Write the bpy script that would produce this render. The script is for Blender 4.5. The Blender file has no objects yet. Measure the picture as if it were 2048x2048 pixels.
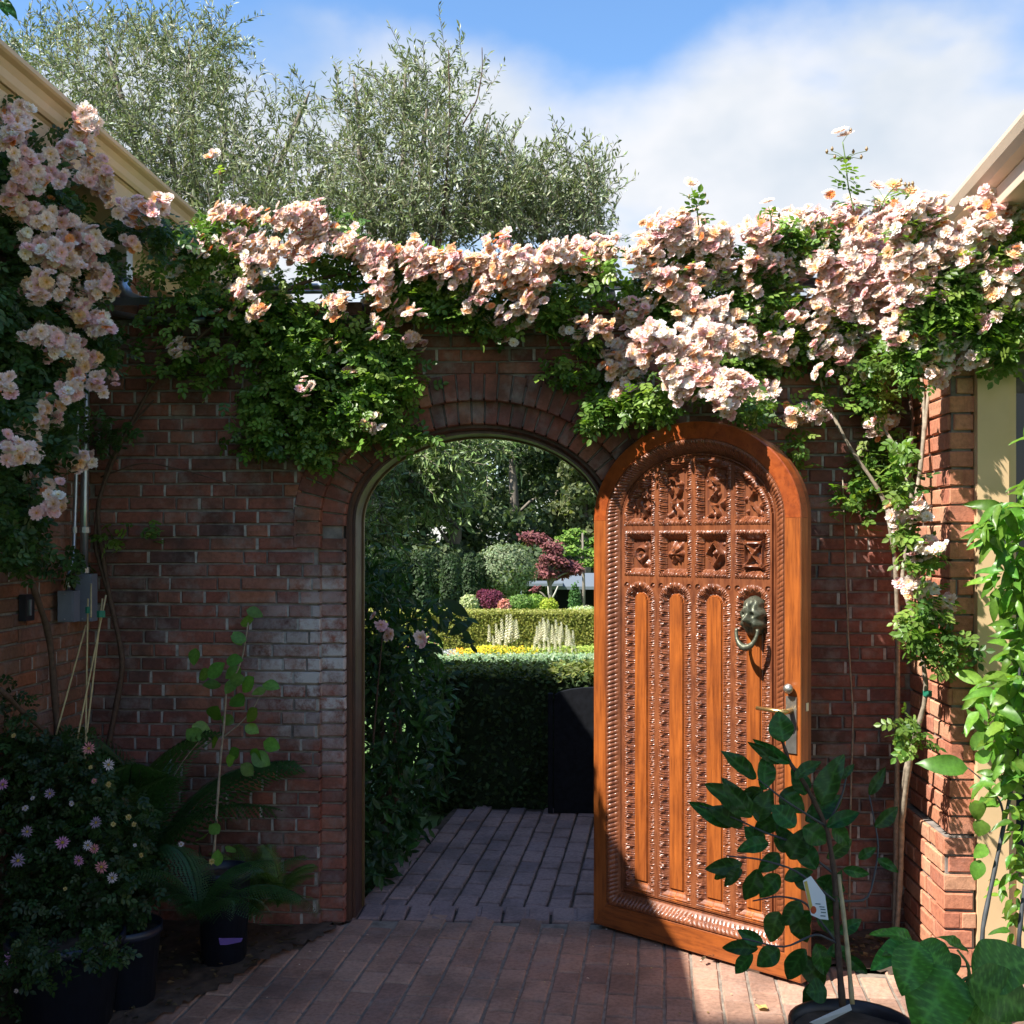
import bpy, math, random
import numpy as np
from mathutils import Vector, Matrix

sc = bpy.context.scene
R = random.Random(7)
rng = np.random.default_rng(7)
rad = math.radians

# ---------------------------------------------------------------- camera
TH = rad(2.9); CT, ST = math.cos(TH), math.sin(TH)
F = 2300.0; HOR = 1080.0; EYE = 1.65
cd = bpy.data.cameras.new('camera'); cam = bpy.data.objects.new('camera', cd)
sc.collection.objects.link(cam)
cam.location = (0, 0, EYE); cam.rotation_euler = (rad(90), 0, TH)
cd.sensor_width = 36; cd.lens = 36 * F / 2048; cd.shift_y = (HOR - 1024) / 2048
cd.clip_start = 0.05; cd.clip_end = 2000
sc.camera = cam

# ---------------------------------------------------------------- sun and sky
SD = Vector((1.0, 0.63, -1.45)).normalized()
sl = bpy.data.lights.new('sun', 'SUN'); sl.energy = 5.0; sl.angle = rad(0.55); sl.color = (1, .95, .87)
so = bpy.data.objects.new('sun', sl); sc.collection.objects.link(so)
so.rotation_euler = SD.to_track_quat('-Z', 'Y').to_euler()
w = bpy.data.worlds.new('World'); sc.world = w; w.use_nodes = True
nt = w.node_tree; nt.nodes.clear()
def N(t, **k):
    n = nt.nodes.new(t)
    for a, b in k.items(): setattr(n, a, b)
    return n
def L(a, b): nt.links.new(a, b)
sky = N('ShaderNodeTexSky', sky_type='NISHITA', sun_disc=False)
sky.sun_elevation = math.asin(-SD.z); sky.sun_rotation = math.atan2(-SD.x, -SD.y)
sky.air_density = 1.0; sky.dust_density = 0.3; sky.ozone_density = 3.0
hs = N('ShaderNodeHueSaturation'); hs.inputs['Saturation'].default_value = 1.12; hs.inputs['Value'].default_value = 1.0
L(sky.outputs[0], hs.inputs['Color'])
bg1 = N('ShaderNodeBackground'); bg1.inputs[1].default_value = 0.115; L(hs.outputs[0], bg1.inputs[0])
tc = N('ShaderNodeTexCoord'); sx = N('ShaderNodeSeparateXYZ'); L(tc.outputs['Generated'], sx.inputs[0])
mp = N('ShaderNodeMapping'); mp.inputs['Scale'].default_value = (1, 1, 1.5); mp.inputs['Location'].default_value = (7.0, 2.0, 1.0)
L(tc.outputs['Generated'], mp.inputs[0])
no1 = N('ShaderNodeTexNoise'); no1.inputs['Scale'].default_value = 3.6; no1.inputs['Detail'].default_value = 6; no1.inputs['Roughness'].default_value = .48
L(mp.outputs[0], no1.inputs[0])
no2 = N('ShaderNodeTexNoise'); no2.inputs['Scale'].default_value = 7.0; no2.inputs['Detail'].default_value = 4
L(mp.outputs[0], no2.inputs[0])
def M(op, a, b=None, c=None):
    n = N('ShaderNodeMath', operation=op)
    for i, v in enumerate((a, b, c)):
        if v is None: continue
        if isinstance(v, (int, float)): n.inputs[i].default_value = v
        else: L(v, n.inputs[i])
    return n.outputs[0]
e1 = M('ADD', M('MULTIPLY', M('SUBTRACT', no1.outputs[0], .5), .26), M('SUBTRACT', .402, sx.outputs[2]))
mr = N('ShaderNodeMapRange', interpolation_type='SMOOTHSTEP'); L(e1, mr.inputs[0])
mr.inputs[1].default_value = -.012; mr.inputs[2].default_value = .055
cr = N('ShaderNodeValToRGB'); L(no2.outputs[0], cr.inputs[0])
cr.color_ramp.elements[0].position = .35; cr.color_ramp.elements[0].color = (.70, .78, .87, 1)
cr.color_ramp.elements[1].position = .62; cr.color_ramp.elements[1].color = (.96, .97, 1, 1)
bg2 = N('ShaderNodeBackground'); bg2.inputs[1].default_value = 0.435; L(cr.outputs[0], bg2.inputs[0])
mx = N('ShaderNodeMixShader'); hole = N('ShaderNodeMapRange', interpolation_type='SMOOTHSTEP'); no3 = N('ShaderNodeTexNoise'); no3.inputs['Scale'].default_value = 4.2; no3.inputs['Detail'].default_value = 4
mp3 = N('ShaderNodeMapping'); mp3.inputs['Location'].default_value = (5.2, 9.1, 3.3); mp3.inputs['Scale'].default_value = (1, 1, 2.2); L(tc.outputs['Generated'], mp3.inputs[0]); L(mp3.outputs[0], no3.inputs[0])
L(no3.outputs[0], hole.inputs[0]); hole.inputs[1].default_value = .52; hole.inputs[2].default_value = .70; hole.inputs[3].default_value = .96; hole.inputs[4].default_value = .35
L(M('MULTIPLY', mr.outputs[0], hole.outputs[0]), mx.inputs[0]); L(bg1.outputs[0], mx.inputs[1]); L(bg2.outputs[0], mx.inputs[2])
wo = N('ShaderNodeOutputWorld'); L(mx.outputs[0], wo.inputs[0])
vs = sc.view_settings
vs.view_transform = 'Standard'; vs.look = 'None'; vs.exposure = 1.2; vs.gamma = 1; vs.use_curve_mapping = False
sc.cycles.max_bounces = 6; sc.cycles.diffuse_bounces = 3; sc.cycles.transmission_bounces = 4
sc.cycles.transparent_max_bounces = 4

# ---------------------------------------------------------------- projection helpers (photo pixel + real distance -> place)
def ray(px, py):
    u = (px - 1024) / F
    return np.array((u * CT - ST, u * ST + CT, -(py - HOR) / F))
def onY(px, py, Y):
    d = ray(px, py); t = Y / d[1]; return np.array((d[0] * t, Y, EYE + d[2] * t))
def onX(px, py, X):
    d = ray(px, py); t = X / d[0]; return np.array((X, d[1] * t, EYE + d[2] * t))
def onZ(px, py, z=0.0):
    d = ray(px, py); t = (z - EYE) / d[2]; return np.array((d[0] * t, d[1] * t, z))
def toPx(p):
    x, y, z = p; xc = x * CT + y * ST; yc = -x * ST + y * CT
    if yc < .05: return (-9999, -9999, 1)
    return (1024 + F * xc / yc, HOR - F * (z - EYE) / yc, yc)

# ---------------------------------------------------------------- object helpers
ORI = {}
def tag(o, label=None, cat=None, group=None, kind=None):
    if label: o['label'] = label
    if cat: o['category'] = cat
    if group: o['group'] = group
    if kind: o['kind'] = kind
    return o
def empty(name, loc, label=None, cat=None, group=None):
    o = bpy.data.objects.new(name, None); sc.collection.objects.link(o)
    o.location = loc; o.empty_display_size = .1; ORI[o.name] = Vector(loc)
    return tag(o, label, cat, group)
def link(name, me, parent, origin):
    o = bpy.data.objects.new(name, me); sc.collection.objects.link(o)
    origin = Vector(origin); ORI[o.name] = origin
    if parent is not None:
        o.parent = parent; o.location = origin - ORI[parent.name]
    else: o.location = origin
    return o
def inst(name, me, parent, M4):
    o = bpy.data.objects.new(name, me); sc.collection.objects.link(o)
    ORI[o.name] = M4.to_translation()
    if parent is not None:
        o.parent = parent; o.matrix_basis = Matrix.Translation(-ORI[parent.name]) @ M4
    else: o.matrix_basis = M4
    return o
def mat4(c0, c1, c2, p):
    return Matrix(((c0[0], c1[0], c2[0], p[0]), (c0[1], c1[1], c2[1], p[1]), (c0[2], c1[2], c2[2], p[2]), (0, 0, 0, 1)))

class GB:
    """collects geometry; build() links it as one mesh object"""
    def __init__(s): s.V = []; s.Fa = []; s.C = []; s.n = 0
    def add(s, v, faces, c=(1, 1, 1)):
        v = np.asarray(v, float).reshape(-1, 3)
        c = np.asarray(c, float)
        if c.ndim == 1: c = np.tile(c, (len(v), 1))
        if isinstance(faces, np.ndarray): s.Fa.append(faces + s.n)
        else:
            by = {}
            for f in faces: by.setdefault(len(f), []).append(f)
            for k in by: s.Fa.append(np.array(by[k]) + s.n)
        s.V.append(v); s.C.append(c); s.n += len(v)
    def box(s, a, b, c=(1, 1, 1)):
        x0, y0, z0 = a; x1, y1, z1 = b
        s.add([(x0,y0,z0),(x1,y0,z0),(x1,y1,z0),(x0,y1,z0),(x0,y0,z1),(x1,y0,z1),(x1,y1,z1),(x0,y1,z1)],
              [(0,3,2,1),(4,5,6,7),(0,1,5,4),(1,2,6,5),(2,3,7,6),(3,0,4,7)], c)
    def xf(s, v, faces, Mx, c=(1, 1, 1)):
        v = np.asarray(v, float); m = np.array(Mx)
        s.add(v @ m[:3, :3].T + m[:3, 3], faces, c)
    def tube(s, pts, r, k=6, c=(1, 1, 1), caps=True):
        P = np.asarray(pts, float); n = len(P)
        r = np.full(n, r) if np.isscalar(r) else np.asarray(r, float)
        T = np.gradient(P, axis=0); T /= np.linalg.norm(T, axis=1)[:, None] + 1e-9
        up = np.array((0, 0, 1.)) if abs(T[0][2]) < .9 else np.array((1., 0, 0))
        A = np.cross(T[0], up); A /= np.linalg.norm(A)
        V = []
        for i in range(n):
            A = A - T[i] * A.dot(T[i]); A /= np.linalg.norm(A) + 1e-9
            B = np.cross(T[i], A)
            for j in range(k):
                a = 2 * math.pi * j / k
                V.append(P[i] + r[i] * (math.cos(a) * A + math.sin(a) * B))
        Fc = [(i*k+j, i*k+(j+1) % k, (i+1)*k+(j+1) % k, (i+1)*k+j) for i in range(n-1) for j in range(k)]
        if caps:
            Fc.append(tuple(range(k))[::-1]); Fc.append(tuple((n-1)*k+j for j in range(k)))
        s.add(V, Fc, c)
    def scatter(s, tv, tf, P, Rm, S, C):
        tv = np.asarray(tv, float); Nn = len(P); k = len(tv)
        S = np.asarray(S, float)
        loc = tv[None] * (S[:, None, None] if S.ndim == 1 else S[:, None, :])
        V = np.einsum('nij,nkj->nki', Rm, loc) + P[:, None, :]
        C = np.asarray(C, float)
        Cc = np.repeat(C, k, 0) if C.ndim == 2 else C.reshape(-1, 3)
        base = s.n
        by = {}
        for f in tf: by.setdefault(len(f), []).append(f)
        for kk in by:
            f = np.array(by[kk]); s.Fa.append((f[None] + (np.arange(Nn) * k)[:, None, None]).reshape(-1, kk) + base)
        s.V.append(V.reshape(-1, 3)); s.C.append(Cc); s.n += Nn * k
    def mesh(s, name, mats, smooth=False, offset=None):
        V = np.concatenate(s.V)
        if offset is not None: V = V - np.asarray(offset)
        me = bpy.data.meshes.new(name)
        me.vertices.add(len(V)); me.vertices.foreach_set('co', V.astype(np.float32).ravel())
        loops = np.concatenate([f.ravel() for f in s.Fa]); tot = np.concatenate([np.full(len(f), f.shape[1]) for f in s.Fa])
        st = np.concatenate(([0], np.cumsum(tot)[:-1]))
        me.loops.add(len(loops)); me.loops.foreach_set('vertex_index', loops.astype(np.int32))
        me.polygons.add(len(tot)); me.polygons.foreach_set('loop_start', st.astype(np.int32))
        me.update(calc_edges=True)
        C = np.concatenate(s.C); at = me.color_attributes.new('Col', 'FLOAT_COLOR', 'POINT')
        at.data.foreach_set('color', np.concatenate((C, np.ones((len(C), 1))), 1).astype(np.float32).ravel())
        for m in (mats if isinstance(mats, (list, tuple)) else [mats]): me.materials.append(m)
        me.polygons.foreach_set('use_smooth', np.full(len(tot), smooth))
        return me
    def build(s, name, mat, parent=None, smooth=False, origin=None):
        if not s.V: return None
        V = np.concatenate(s.V)
        if origin is None: origin = (V.min(0) + V.max(0)) / 2
        return link(name, s.mesh(name, mat, smooth, origin), parent, origin)

def unit(v): v = np.asarray(v, float); return v / (np.linalg.norm(v, axis=-1, keepdims=True) + 1e-9)
def frames(D, Nn):
    """rotation matrices: column 1 along D (leaf axis), column 2 close to Nn (leaf face)"""
    D = unit(D); Z = unit(Nn - D * (Nn * D).sum(-1, keepdims=True)); X = np.cross(D, Z)
    return np.stack((X, D, Z), -1)
def rvec(n): return unit(rng.normal(size=(n, 3)))
def jcol(base, n, amt=.25, hue=.12):
    c = np.array(base)[None] * (1 + amt * rng.uniform(-1, 1, (n, 1))) * (1 + hue * rng.uniform(-1, 1, (n, 3)))
    return np.clip(c, 0, 1)
def mixcol(cols, n, amt=.2, p=None):
    cols = np.array(cols); i = rng.choice(len(cols), n, p=p)
    return np.clip(cols[i] * (1 + amt * rng.uniform(-1, 1, (n, 1))) * (1 + .08 * rng.uniform(-1, 1, (n, 3))), 0, 1)

# ---------------------------------------------------------------- materials
def newmat(name):
    m = bpy.data.materials.new(name); m.use_nodes = True
    return m, m.node_tree, m.node_tree.nodes['Principled BSDF']
def nd(t, ty, **k):
    n = t.nodes.new(ty)
    for a, b in k.items(): setattr(n, a, b)
    return n
def ramp(t, src, stops):
    r = nd(t, 'ShaderNodeValToRGB'); t.links.new(src, r.inputs[0]); e = r.color_ramp.elements
    while len(e) < len(stops): e.new(.5)
    for i, (p, c) in enumerate(stops): e[i].position = p; e[i].color = (*c, 1)
    return r.outputs[0]
def noise(t, vec, scale, detail=4, rough=.55, dist=0):
    n = nd(t, 'ShaderNodeTexNoise'); n.inputs['Scale'].default_value = scale; n.inputs['Detail'].default_value = detail
    n.inputs['Roughness'].default_value = rough; n.inputs['Distortion'].default_value = dist
    if vec is not None: t.links.new(vec, n.inputs[0])
    return n.outputs[0]
def mixc(t, f, a, b, mode='MIX'):
    n = nd(t, 'ShaderNodeMix', data_type='RGBA', blend_type=mode)
    for s_, v in ((n.inputs[0], f), (n.inputs[6], a), (n.inputs[7], b)):
        if isinstance(v, (int, float)): s_.default_value = v
        elif isinstance(v, tuple): s_.default_value = (*v, 1)
        else: t.links.new(v, s_)
    return n.outputs[2]
def mth(t, op, a, b=None, clamp=False):
    n = nd(t, 'ShaderNodeMath', operation=op); n.use_clamp = clamp
    for i, v in enumerate((a, b)):
        if v is None: continue
        if isinstance(v, (int, float)): n.inputs[i].default_value = v
        else: t.links.new(v, n.inputs[i])
    return n.outputs[0]
def bump(t, b, h, strength, dist):
    n = nd(t, 'ShaderNodeBump'); n.inputs['Strength'].default_value = strength; n.inputs['Distance'].default_value = dist
    t.links.new(h, n.inputs['Height']); t.links.new(n.outputs[0], b.inputs['Normal'])
def pos(t): return nd(t, 'ShaderNodeNewGeometry').outputs['Position']
def simple(name, col, rough=.6, metal=0, nz=.15, nscale=30, bmp=0.0, spec=.5):
    m, t, b = newmat(name)
    f = noise(t, pos(t), nscale, 5)
    lo = tuple(c * (1 - nz) for c in col); hi = tuple(min(1, c * (1 + nz)) for c in col)
    t.links.new(ramp(t, f, [(.3, lo), (.7, hi)]), b.inputs['Base Color'])
    b.inputs['Roughness'].default_value = rough; b.inputs['Metallic'].default_value = metal
    b.inputs['Specular IOR Level'].default_value = spec
    if bmp: bump(t, b, f, bmp, .004)
    return m
def leafmat(name, rough=.45, trans=.3, spec=.4, tint=(1.25, 1.35, .5), vary=.0):
    m, t, b = newmat(name)
    a = nd(t, 'ShaderNodeAttribute', attribute_name='Col').outputs['Color']
    if vary:
        oi = nd(t, 'ShaderNodeObjectInfo').outputs['Random']
        hsv = nd(t, 'ShaderNodeHueSaturation'); t.links.new(a, hsv.inputs['Color'])
        t.links.new(mth(t, 'ADD', mth(t, 'MULTIPLY', oi, 2 * vary), 1 - vary), hsv.inputs['Value'])
        t.links.new(mth(t, 'ADD', mth(t, 'MULTIPLY', mth(t, 'FRACT', mth(t, 'MULTIPLY', oi, 37.7)), .05), .475), hsv.inputs['Hue'])
        a = hsv.outputs[0]
    n = noise(t, pos(t), 90, 3)
    a = mixc(t, 1.0, a, ramp(t, n, [(.3, (.78, .78, .78)), (.7, (1.15, 1.15, 1.15))]), 'MULTIPLY')
    t.links.new(a, b.inputs['Base Color']); b.inputs['Roughness'].default_value = rough
    b.inputs['Specular IOR Level'].default_value = spec
    tr = nd(t, 'ShaderNodeBsdfTranslucent'); t.links.new(mixc(t, 1.0, a, tint, 'MULTIPLY'), tr.inputs[0])
    mxs = nd(t, 'ShaderNodeMixShader'); mxs.inputs[0].default_value = trans
    t.links.new(b.outputs[0], mxs.inputs[1]); t.links.new(tr.outputs[0], mxs.inputs[2])
    t.links.new(mxs.outputs[0], t.nodes['Material Output'].inputs[0])
    return m
def brickmat(name, stops, weather=0, soot=.5, white=None):
    m, t, b = newmat(name)
    P = pos(t)
    oi = nd(t, 'ShaderNodeObjectInfo').outputs['Random']
    at = nd(t, 'ShaderNodeAttribute', attribute_name='Col'); sep = nd(t, 'ShaderNodeSeparateColor'); t.links.new(at.outputs['Color'], sep.inputs[0])
    rnd = mth(t, 'FRACT', mth(t, 'ADD', oi, sep.outputs[0]))
    col = ramp(t, rnd, stops)
    n1 = noise(t, P, 55, 6, .65)
    col = mixc(t, .85, col, ramp(t, n1, [(.25, (.55, .52, .5)), (.55, (1, 1, 1)), (.8, (1.3, 1.2, 1.15))]), 'MULTIPLY')
    n2 = noise(t, P, 3.2, 5, .6)
    col = mixc(t, mth(t, 'MULTIPLY', ramp(t, n2, [(.45, (0, 0, 0)), (.62, (1, 1, 1))]), soot), col, (.035, .028, .024))
    if weather:
        # grey lichen / limewash bloom in patches
        n3 = noise(t, P, 7, 6, .7)
        col = mixc(t, mth(t, 'MULTIPLY', ramp(t, n3, [(.5, (0, 0, 0)), (.68, (1, 1, 1))]), weather), col, (.30, .27, .25))
    if white:
        # worn limewash beside the doorway, fading outwards from (x, z)
        sp = nd(t, 'ShaderNodeSeparateXYZ'); t.links.new(P, sp.inputs[0])
        dx = mth(t, 'DIVIDE', mth(t, 'SUBTRACT', sp.outputs[0], white[0]), white[2])
        dz = mth(t, 'DIVIDE', mth(t, 'SUBTRACT', sp.outputs[2], white[1]), white[3])
        r2 = mth(t, 'ADD', mth(t, 'MULTIPLY', dx, dx), mth(t, 'MULTIPLY', dz, dz))
        f = mth(t, 'SUBTRACT', 1.0, r2, True)
        nn = noise(t, P, 9, 6, .75)
        rr = mth(t, 'MULTIPLY', mth(t, 'ADD', mth(t, 'FRACT', mth(t, 'MULTIPLY', rnd, 7.3)), .35), 1.1)
        f2 = mth(t, 'MULTIPLY', mth(t, 'MULTIPLY', f, rr), ramp(t, nn, [(.38, (0, 0, 0)), (.58, (1, 1, 1))]), True)
        col = mixc(t, f2, col, (.50, .47, .46))
    t.links.new(col, b.inputs['Base Color']); b.inputs['Roughness'].default_value = .85; b.inputs['Specular IOR Level'].default_value = .25
    bump(t, b, noise(t, P, 140, 5, .7), .6, .003)
    return m
def woodmat(name, grain, lo=(.30, .085, .018), hi=(.52, .165, .032), rough=.33, coat=.3):
    m, t, b = newmat(name)
    mpn = nd(t, 'ShaderNodeMapping'); t.links.new(pos(t), mpn.inputs[0]); mpn.inputs['Scale'].default_value = grain
    n = noise(t, mpn.outputs[0], 1.0, 6, .6, .4)
    col = ramp(t, n, [(.25, tuple(a * .72 for a in lo)), (.4, lo), (.52, tuple((a + b_) / 2 for a, b_ in zip(lo, hi))), (.72, hi)])
    n2 = noise(t, pos(t), 5, 6, .6)
    col = mixc(t, .8, col, ramp(t, n2, [(.3, (.68, .62, .58)), (.65, (1.12, 1.12, 1.12))]), 'MULTIPLY')
    mp2 = nd(t, 'ShaderNodeMapping'); t.links.new(pos(t), mp2.inputs[0]); mp2.inputs['Scale'].default_value = tuple(g_ * 3.2 for g_ in grain)
    n4 = noise(t, mp2.outputs[0], 1.0, 4, .7)
    col = mixc(t, .75, col, ramp(t, n4, [(.30, (.55, .48, .42)), (.45, (1, 1, 1)), (.8, (1.08, 1.08, 1.08))]), 'MULTIPLY')
    t.links.new(ramp(t, n2, [(.3, (rough * 1.35,) * 3), (.7, (rough * .85,) * 3)]), b.inputs['Roughness'])
    t.links.new(col, b.inputs['Base Color'])
    b.inputs['Coat Weight'].default_value = coat; b.inputs['Coat Roughness'].default_value = .25
    bump(t, b, n, .15, .002)
    return m

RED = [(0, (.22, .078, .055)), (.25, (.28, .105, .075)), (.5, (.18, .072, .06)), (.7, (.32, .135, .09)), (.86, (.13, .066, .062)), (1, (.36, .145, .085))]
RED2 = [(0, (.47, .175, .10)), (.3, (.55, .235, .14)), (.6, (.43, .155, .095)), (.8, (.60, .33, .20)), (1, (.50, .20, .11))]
PAV = [(0, (.34, .20, .145)), (.3, (.42, .25, .175)), (.6, (.31, .185, .14)), (.85, (.48, .30, .215)), (1, (.38, .21, .145))]
PAVG = [(0, (.28, .20, .19)), (.3, (.34, .24, .22)), (.6, (.26, .19, .19)), (.85, (.38, .26, .23)), (1, (.30, .21, .20))]
m_brick = brickmat('wall_brick', RED, .5, .7, white=(-1.0, 1.12, .42, .50))
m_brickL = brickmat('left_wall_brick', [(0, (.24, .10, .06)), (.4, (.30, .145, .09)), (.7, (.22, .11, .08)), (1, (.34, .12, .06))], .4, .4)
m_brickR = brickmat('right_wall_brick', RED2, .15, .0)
m_paver = brickmat('paver_brick', PAV, .25, .4)
m_paverg = brickmat('garden_paver_brick', PAVG, .15, .35)
m_mortar = simple('mortar', (.20, .175, .155), .95, nz=.4, nscale=25, bmp=.5)
m_headj = simple('pale_mortar', (.33, .31, .285), .95, nz=.35, nscale=30, bmp=.4)
m_sand = simple('paving_sand', (.21, .175, .14), .95, nz=.4, nscale=20, bmp=.5)
m_soil = simple('soil', (.075, .052, .036), .95, nz=.5, nscale=22, bmp=1.0)
m_grass = simple('grass', (.09, .17, .035), .9, nz=.4, nscale=6, bmp=.6)
m_cream = simple('cream_paint', (.60, .43, .25), .5, nz=.05, nscale=9)
m_creamW = simple('window_cream_paint', (.66, .46, .26), .5, nz=.05, nscale=9)
m_creamR = simple('pale_cream_paint', (.72, .57, .42), .5, nz=.05, nscale=9)
m_roof = simple('roof_tile', (.14, .10, .08), .8, nz=.3)
m_zinc = simple('galvanised_metal', (.42, .47, .52), .35, .85, nz=.2, nscale=14)
m_box = simple('grey_box_paint', (.17, .19, .235), .5, .1, nz=.08)
m_black = simple('black_plastic', (.014, .015, .020), .4, nz=.2)
m_navy = simple('dark_nursery_plastic', (.014, .018, .032), .38, nz=.2)
m_glass, _t, _b = newmat('window_glass'); _b.inputs['Base Color'].default_value = (.02, .025, .03, 1); _b.inputs['Roughness'].default_value = .08
m_bamboo = simple('bamboo', (.42, .33, .17), .55, nz=.25, nscale=40)
m_tie = simple('green_tie', (.01, .17, .10), .6)
m_bark = simple('grey_bark', (.17, .145, .115), .9, nz=.35, nscale=60, bmp=.8)
m_cane = simple('rose_cane', (.27, .22, .16), .8, nz=.35, nscale=50, bmp=.7)
m_canedark = simple('brown_cane', (.085, .05, .032), .85, nz=.35, nscale=50, bmp=.7)
m_green = simple('green_stem', (.13, .20, .05), .6, nz=.2)
m_darkstem = simple('dark_stem', (.05, .055, .06), .6, nz=.3)
m_bronze = simple('verdigris_bronze', (.11, .115, .08), .45, .6, nz=.35, nscale=70, bmp=.6)
m_brass = simple('brass', (.62, .40, .16), .3, .9, nz=.1)
m_steel = simple('brushed_steel', (.40, .38, .34), .38, .85, nz=.2)
m_ivory = simple('ivory', (.75, .66, .45), .5)
m_frame = woodmat('dark_frame_wood', (40, 40, 3), (.040, .014, .008), (.085, .032, .016), .5, .05)
m_bead = woodmat('bead_wood', (40, 40, 3), (.09, .05, .012), (.15, .085, .02), .55, .0)
m_woodv = woodmat('door_wood_upright', (70, 70, 4), (.23, .060, .013), (.40, .112, .021))
m_woodh = woodmat('door_wood_level', (7, 7, 70), (.21, .054, .012), (.37, .100, .019))
m_wooda = woodmat('door_wood_arch', (30, 30, 30), (.26, .053, .010), (.37, .083, .016))
m_carve = woodmat('carved_wood', (60, 60, 12), (.15, .044, .017), (.26, .085, .032), .36, .2)
m_edge = woodmat('door_edge_wood', (70, 70, 4), (.13, .035, .012), (.22, .07, .022), .45, .15)
m_dark = simple('dark_board_and_shade', (.008, .009, .012), .85, nz=.4, spec=.15)
m_white = simple('white_tag', (.72, .76, .80), .5, nz=.03)
m_tagy = simple('tag_yellow', (.55, .42, .10), .5, nz=.03)
m_tagr = simple('tag_red', (.45, .07, .02), .5, nz=.03)
m_tagd = simple('tag_print', (.02, .10, .12), .5, nz=.03)
m_purple = simple('purple_label', (.17, .10, .40), .5, nz=.05)
m_tent = simple('grey_canopy', (.13, .155, .18), .6, nz=.05)
lf_rose = leafmat('rose_leaf', .42, .38, .45)
lf_olive = leafmat('olive_leaf', .5, .22, .4, (1.1, 1.15, .7))
lf_glossy = leafmat('glossy_leaf', .42, .25, .28, vary=.28)
lf_bright = leafmat('bright_leaf', .36, .45, .4, (1.3, 1.4, .4), vary=.35)
lf_far = leafmat('garden_leaf', .6, .25, .25)
lf_petal = leafmat('petal', .8, .30, .05, (1.05, .9, .86))

# ---------------------------------------------------------------- brick pieces
def brickverts(Lx, H, D, cham=.0045, jit=.0013):
    """front face at y=0 looking to -y; 8-point outline, chamfered"""
    def ring(a, b): return [(-a, -b), (0, -b), (a, -b), (a, 0), (a, b), (0, b), (-a, b), (-a, 0)]
    j = lambda: R.uniform(-jit, jit)
    V = []
    for (x, z) in ring(Lx/2 - cham, H/2 - cham): V.append((x + j(), j() * .8, z + j()))
    for (x, z) in ring(Lx/2, H/2): V.append((x + j(), cham + j() * .5, z + j()))
    for (x, z) in ring(Lx/2, H/2): V.append((x, D, z))
    Fc = [tuple(range(8))]
    for k in (0, 8):
        for i in range(8): Fc.append((k + i, k + 8 + i, k + 8 + (i + 1) % 8, k + (i + 1) % 8))
    return V, Fc
class BrickSet:
    def __init__(s, mat, Lx, H, D, nv=6, cham=.0045, jit=.0013):
        s.t = [brickverts(Lx, H, D, cham, jit) for _ in range(nv)]; s.me = []; s.L = Lx
        for v, f in s.t:
            g = GB(); g.add(v, f, (R.random(), .5, .5)); s.me.append(g.mesh('brick', mat))
class Layer:
    """gathers brick placements, the largest seen go in as single parts, the rest as one part"""
    def __init__(s): s.it = []
    def put(s, bs, Mx, score=1.0): s.it.append((bs, Mx, score))
    def finish(s, parent, mat, cap=300, name='brick'):
        sc_ = []
        for bs, Mx, k in s.it:
            p = Mx.to_translation(); x, y, d = toPx(p)
            vis = (-40 < x < 2090 and -40 < y < 2090)
            sc_.append((k / d ** 2) if (vis and k > 0) else -1)
        order = sorted(range(len(s.it)), key=lambda i: -sc_[i])
        g = GB(); n = 0
        for i in order:
            bs, Mx, k = s.it[i]; v = R.randrange(len(bs.me))
            if n < cap and sc_[i] > 0: inst(name, bs.me[v], parent, Mx); n += 1
            else: g.xf(bs.t[v][0], bs.t[v][1], Mx, (R.random(), .5, .5))
        if g.V:
            o = g.build('bricks_beyond', mat, parent); o['kind'] = 'stuff'
CH = CH0 = .0573; BH = .0485; JT = .0085
def course_wall(layer, sets, O, U, Nn, length, zs, clip=None, ch=None, lean=0.0, score=lambda p: 1.0, head=None, phase=0, rnd_out=.0022):
    """sets=(stretcher,header). O origin of face at z=0, U along, Nn outward normal"""
    O = np.array(O, float); U = np.array(U, float); Nn = np.array(Nn, float)
    st, he = sets; CH = ch or CH0
    i0, i1 = zs
    for i in range(i0, i1):
        zc = i * CH + CH / 2
        x = -((i * .151 + phase) % .310) + R.uniform(-.004, .004); k = i % 2
        wob = R.uniform(-.0015, .0015)
        while x < length:
            bs = (st, he)[k % 2]; k += 1
            if R.random() < .12: bs = st if bs is he else he
            a, b = x, x + bs.L; x = b + JT + R.uniform(-.001, .0015)
            a2, b2 = max(a, 0), min(b, length)
            segs = [(a2, b2)] if clip is None else clip(a2, b2, zc)
            for (p, q) in segs:
                if q - p < .022: continue
                sx_ = (q - p) / bs.L
                c = O + U * (p + q) / 2 + np.array((0, 0, zc + wob + R.uniform(-.001, .001))) + Nn * R.uniform(-rnd_out, rnd_out)
                ang = R.uniform(-.006, .006)
                u2 = U * math.cos(ang) + np.array((0, 0, 1.)) * math.sin(ang); w2 = np.cross(u2, -Nn); 
                if w2[2] < 0: w2 = -w2
                M4 = mat4(u2 * sx_, -Nn, w2, c)
                layer.put(bs, M4, score(c))
                if head is not None and q < length - .01 and q == b:
                    hc = O + U * (q + JT / 2) + np.array((0, 0, zc))
                    if R.random() < .66:
                        hx, hy = U * (JT / 2 + .002), Nn
                        s_ = -.003 if R.random() < .7 else -.006
                        V = []
                        for dz in (-BH/2 + .001, BH/2 - .001):
                            for sg in (-1, 1):
                                V.append(hc + hx * sg + hy * s_ + np.array((0, 0, dz))); V.append(hc + hx * sg - hy * .02 + np.array((0, 0, dz)))
                        head.add(V, [(0, 2, 6, 4), (0, 1, 3, 2), (4, 6, 7, 5), (0, 4, 5, 1), (2, 3, 7, 6)])

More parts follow.
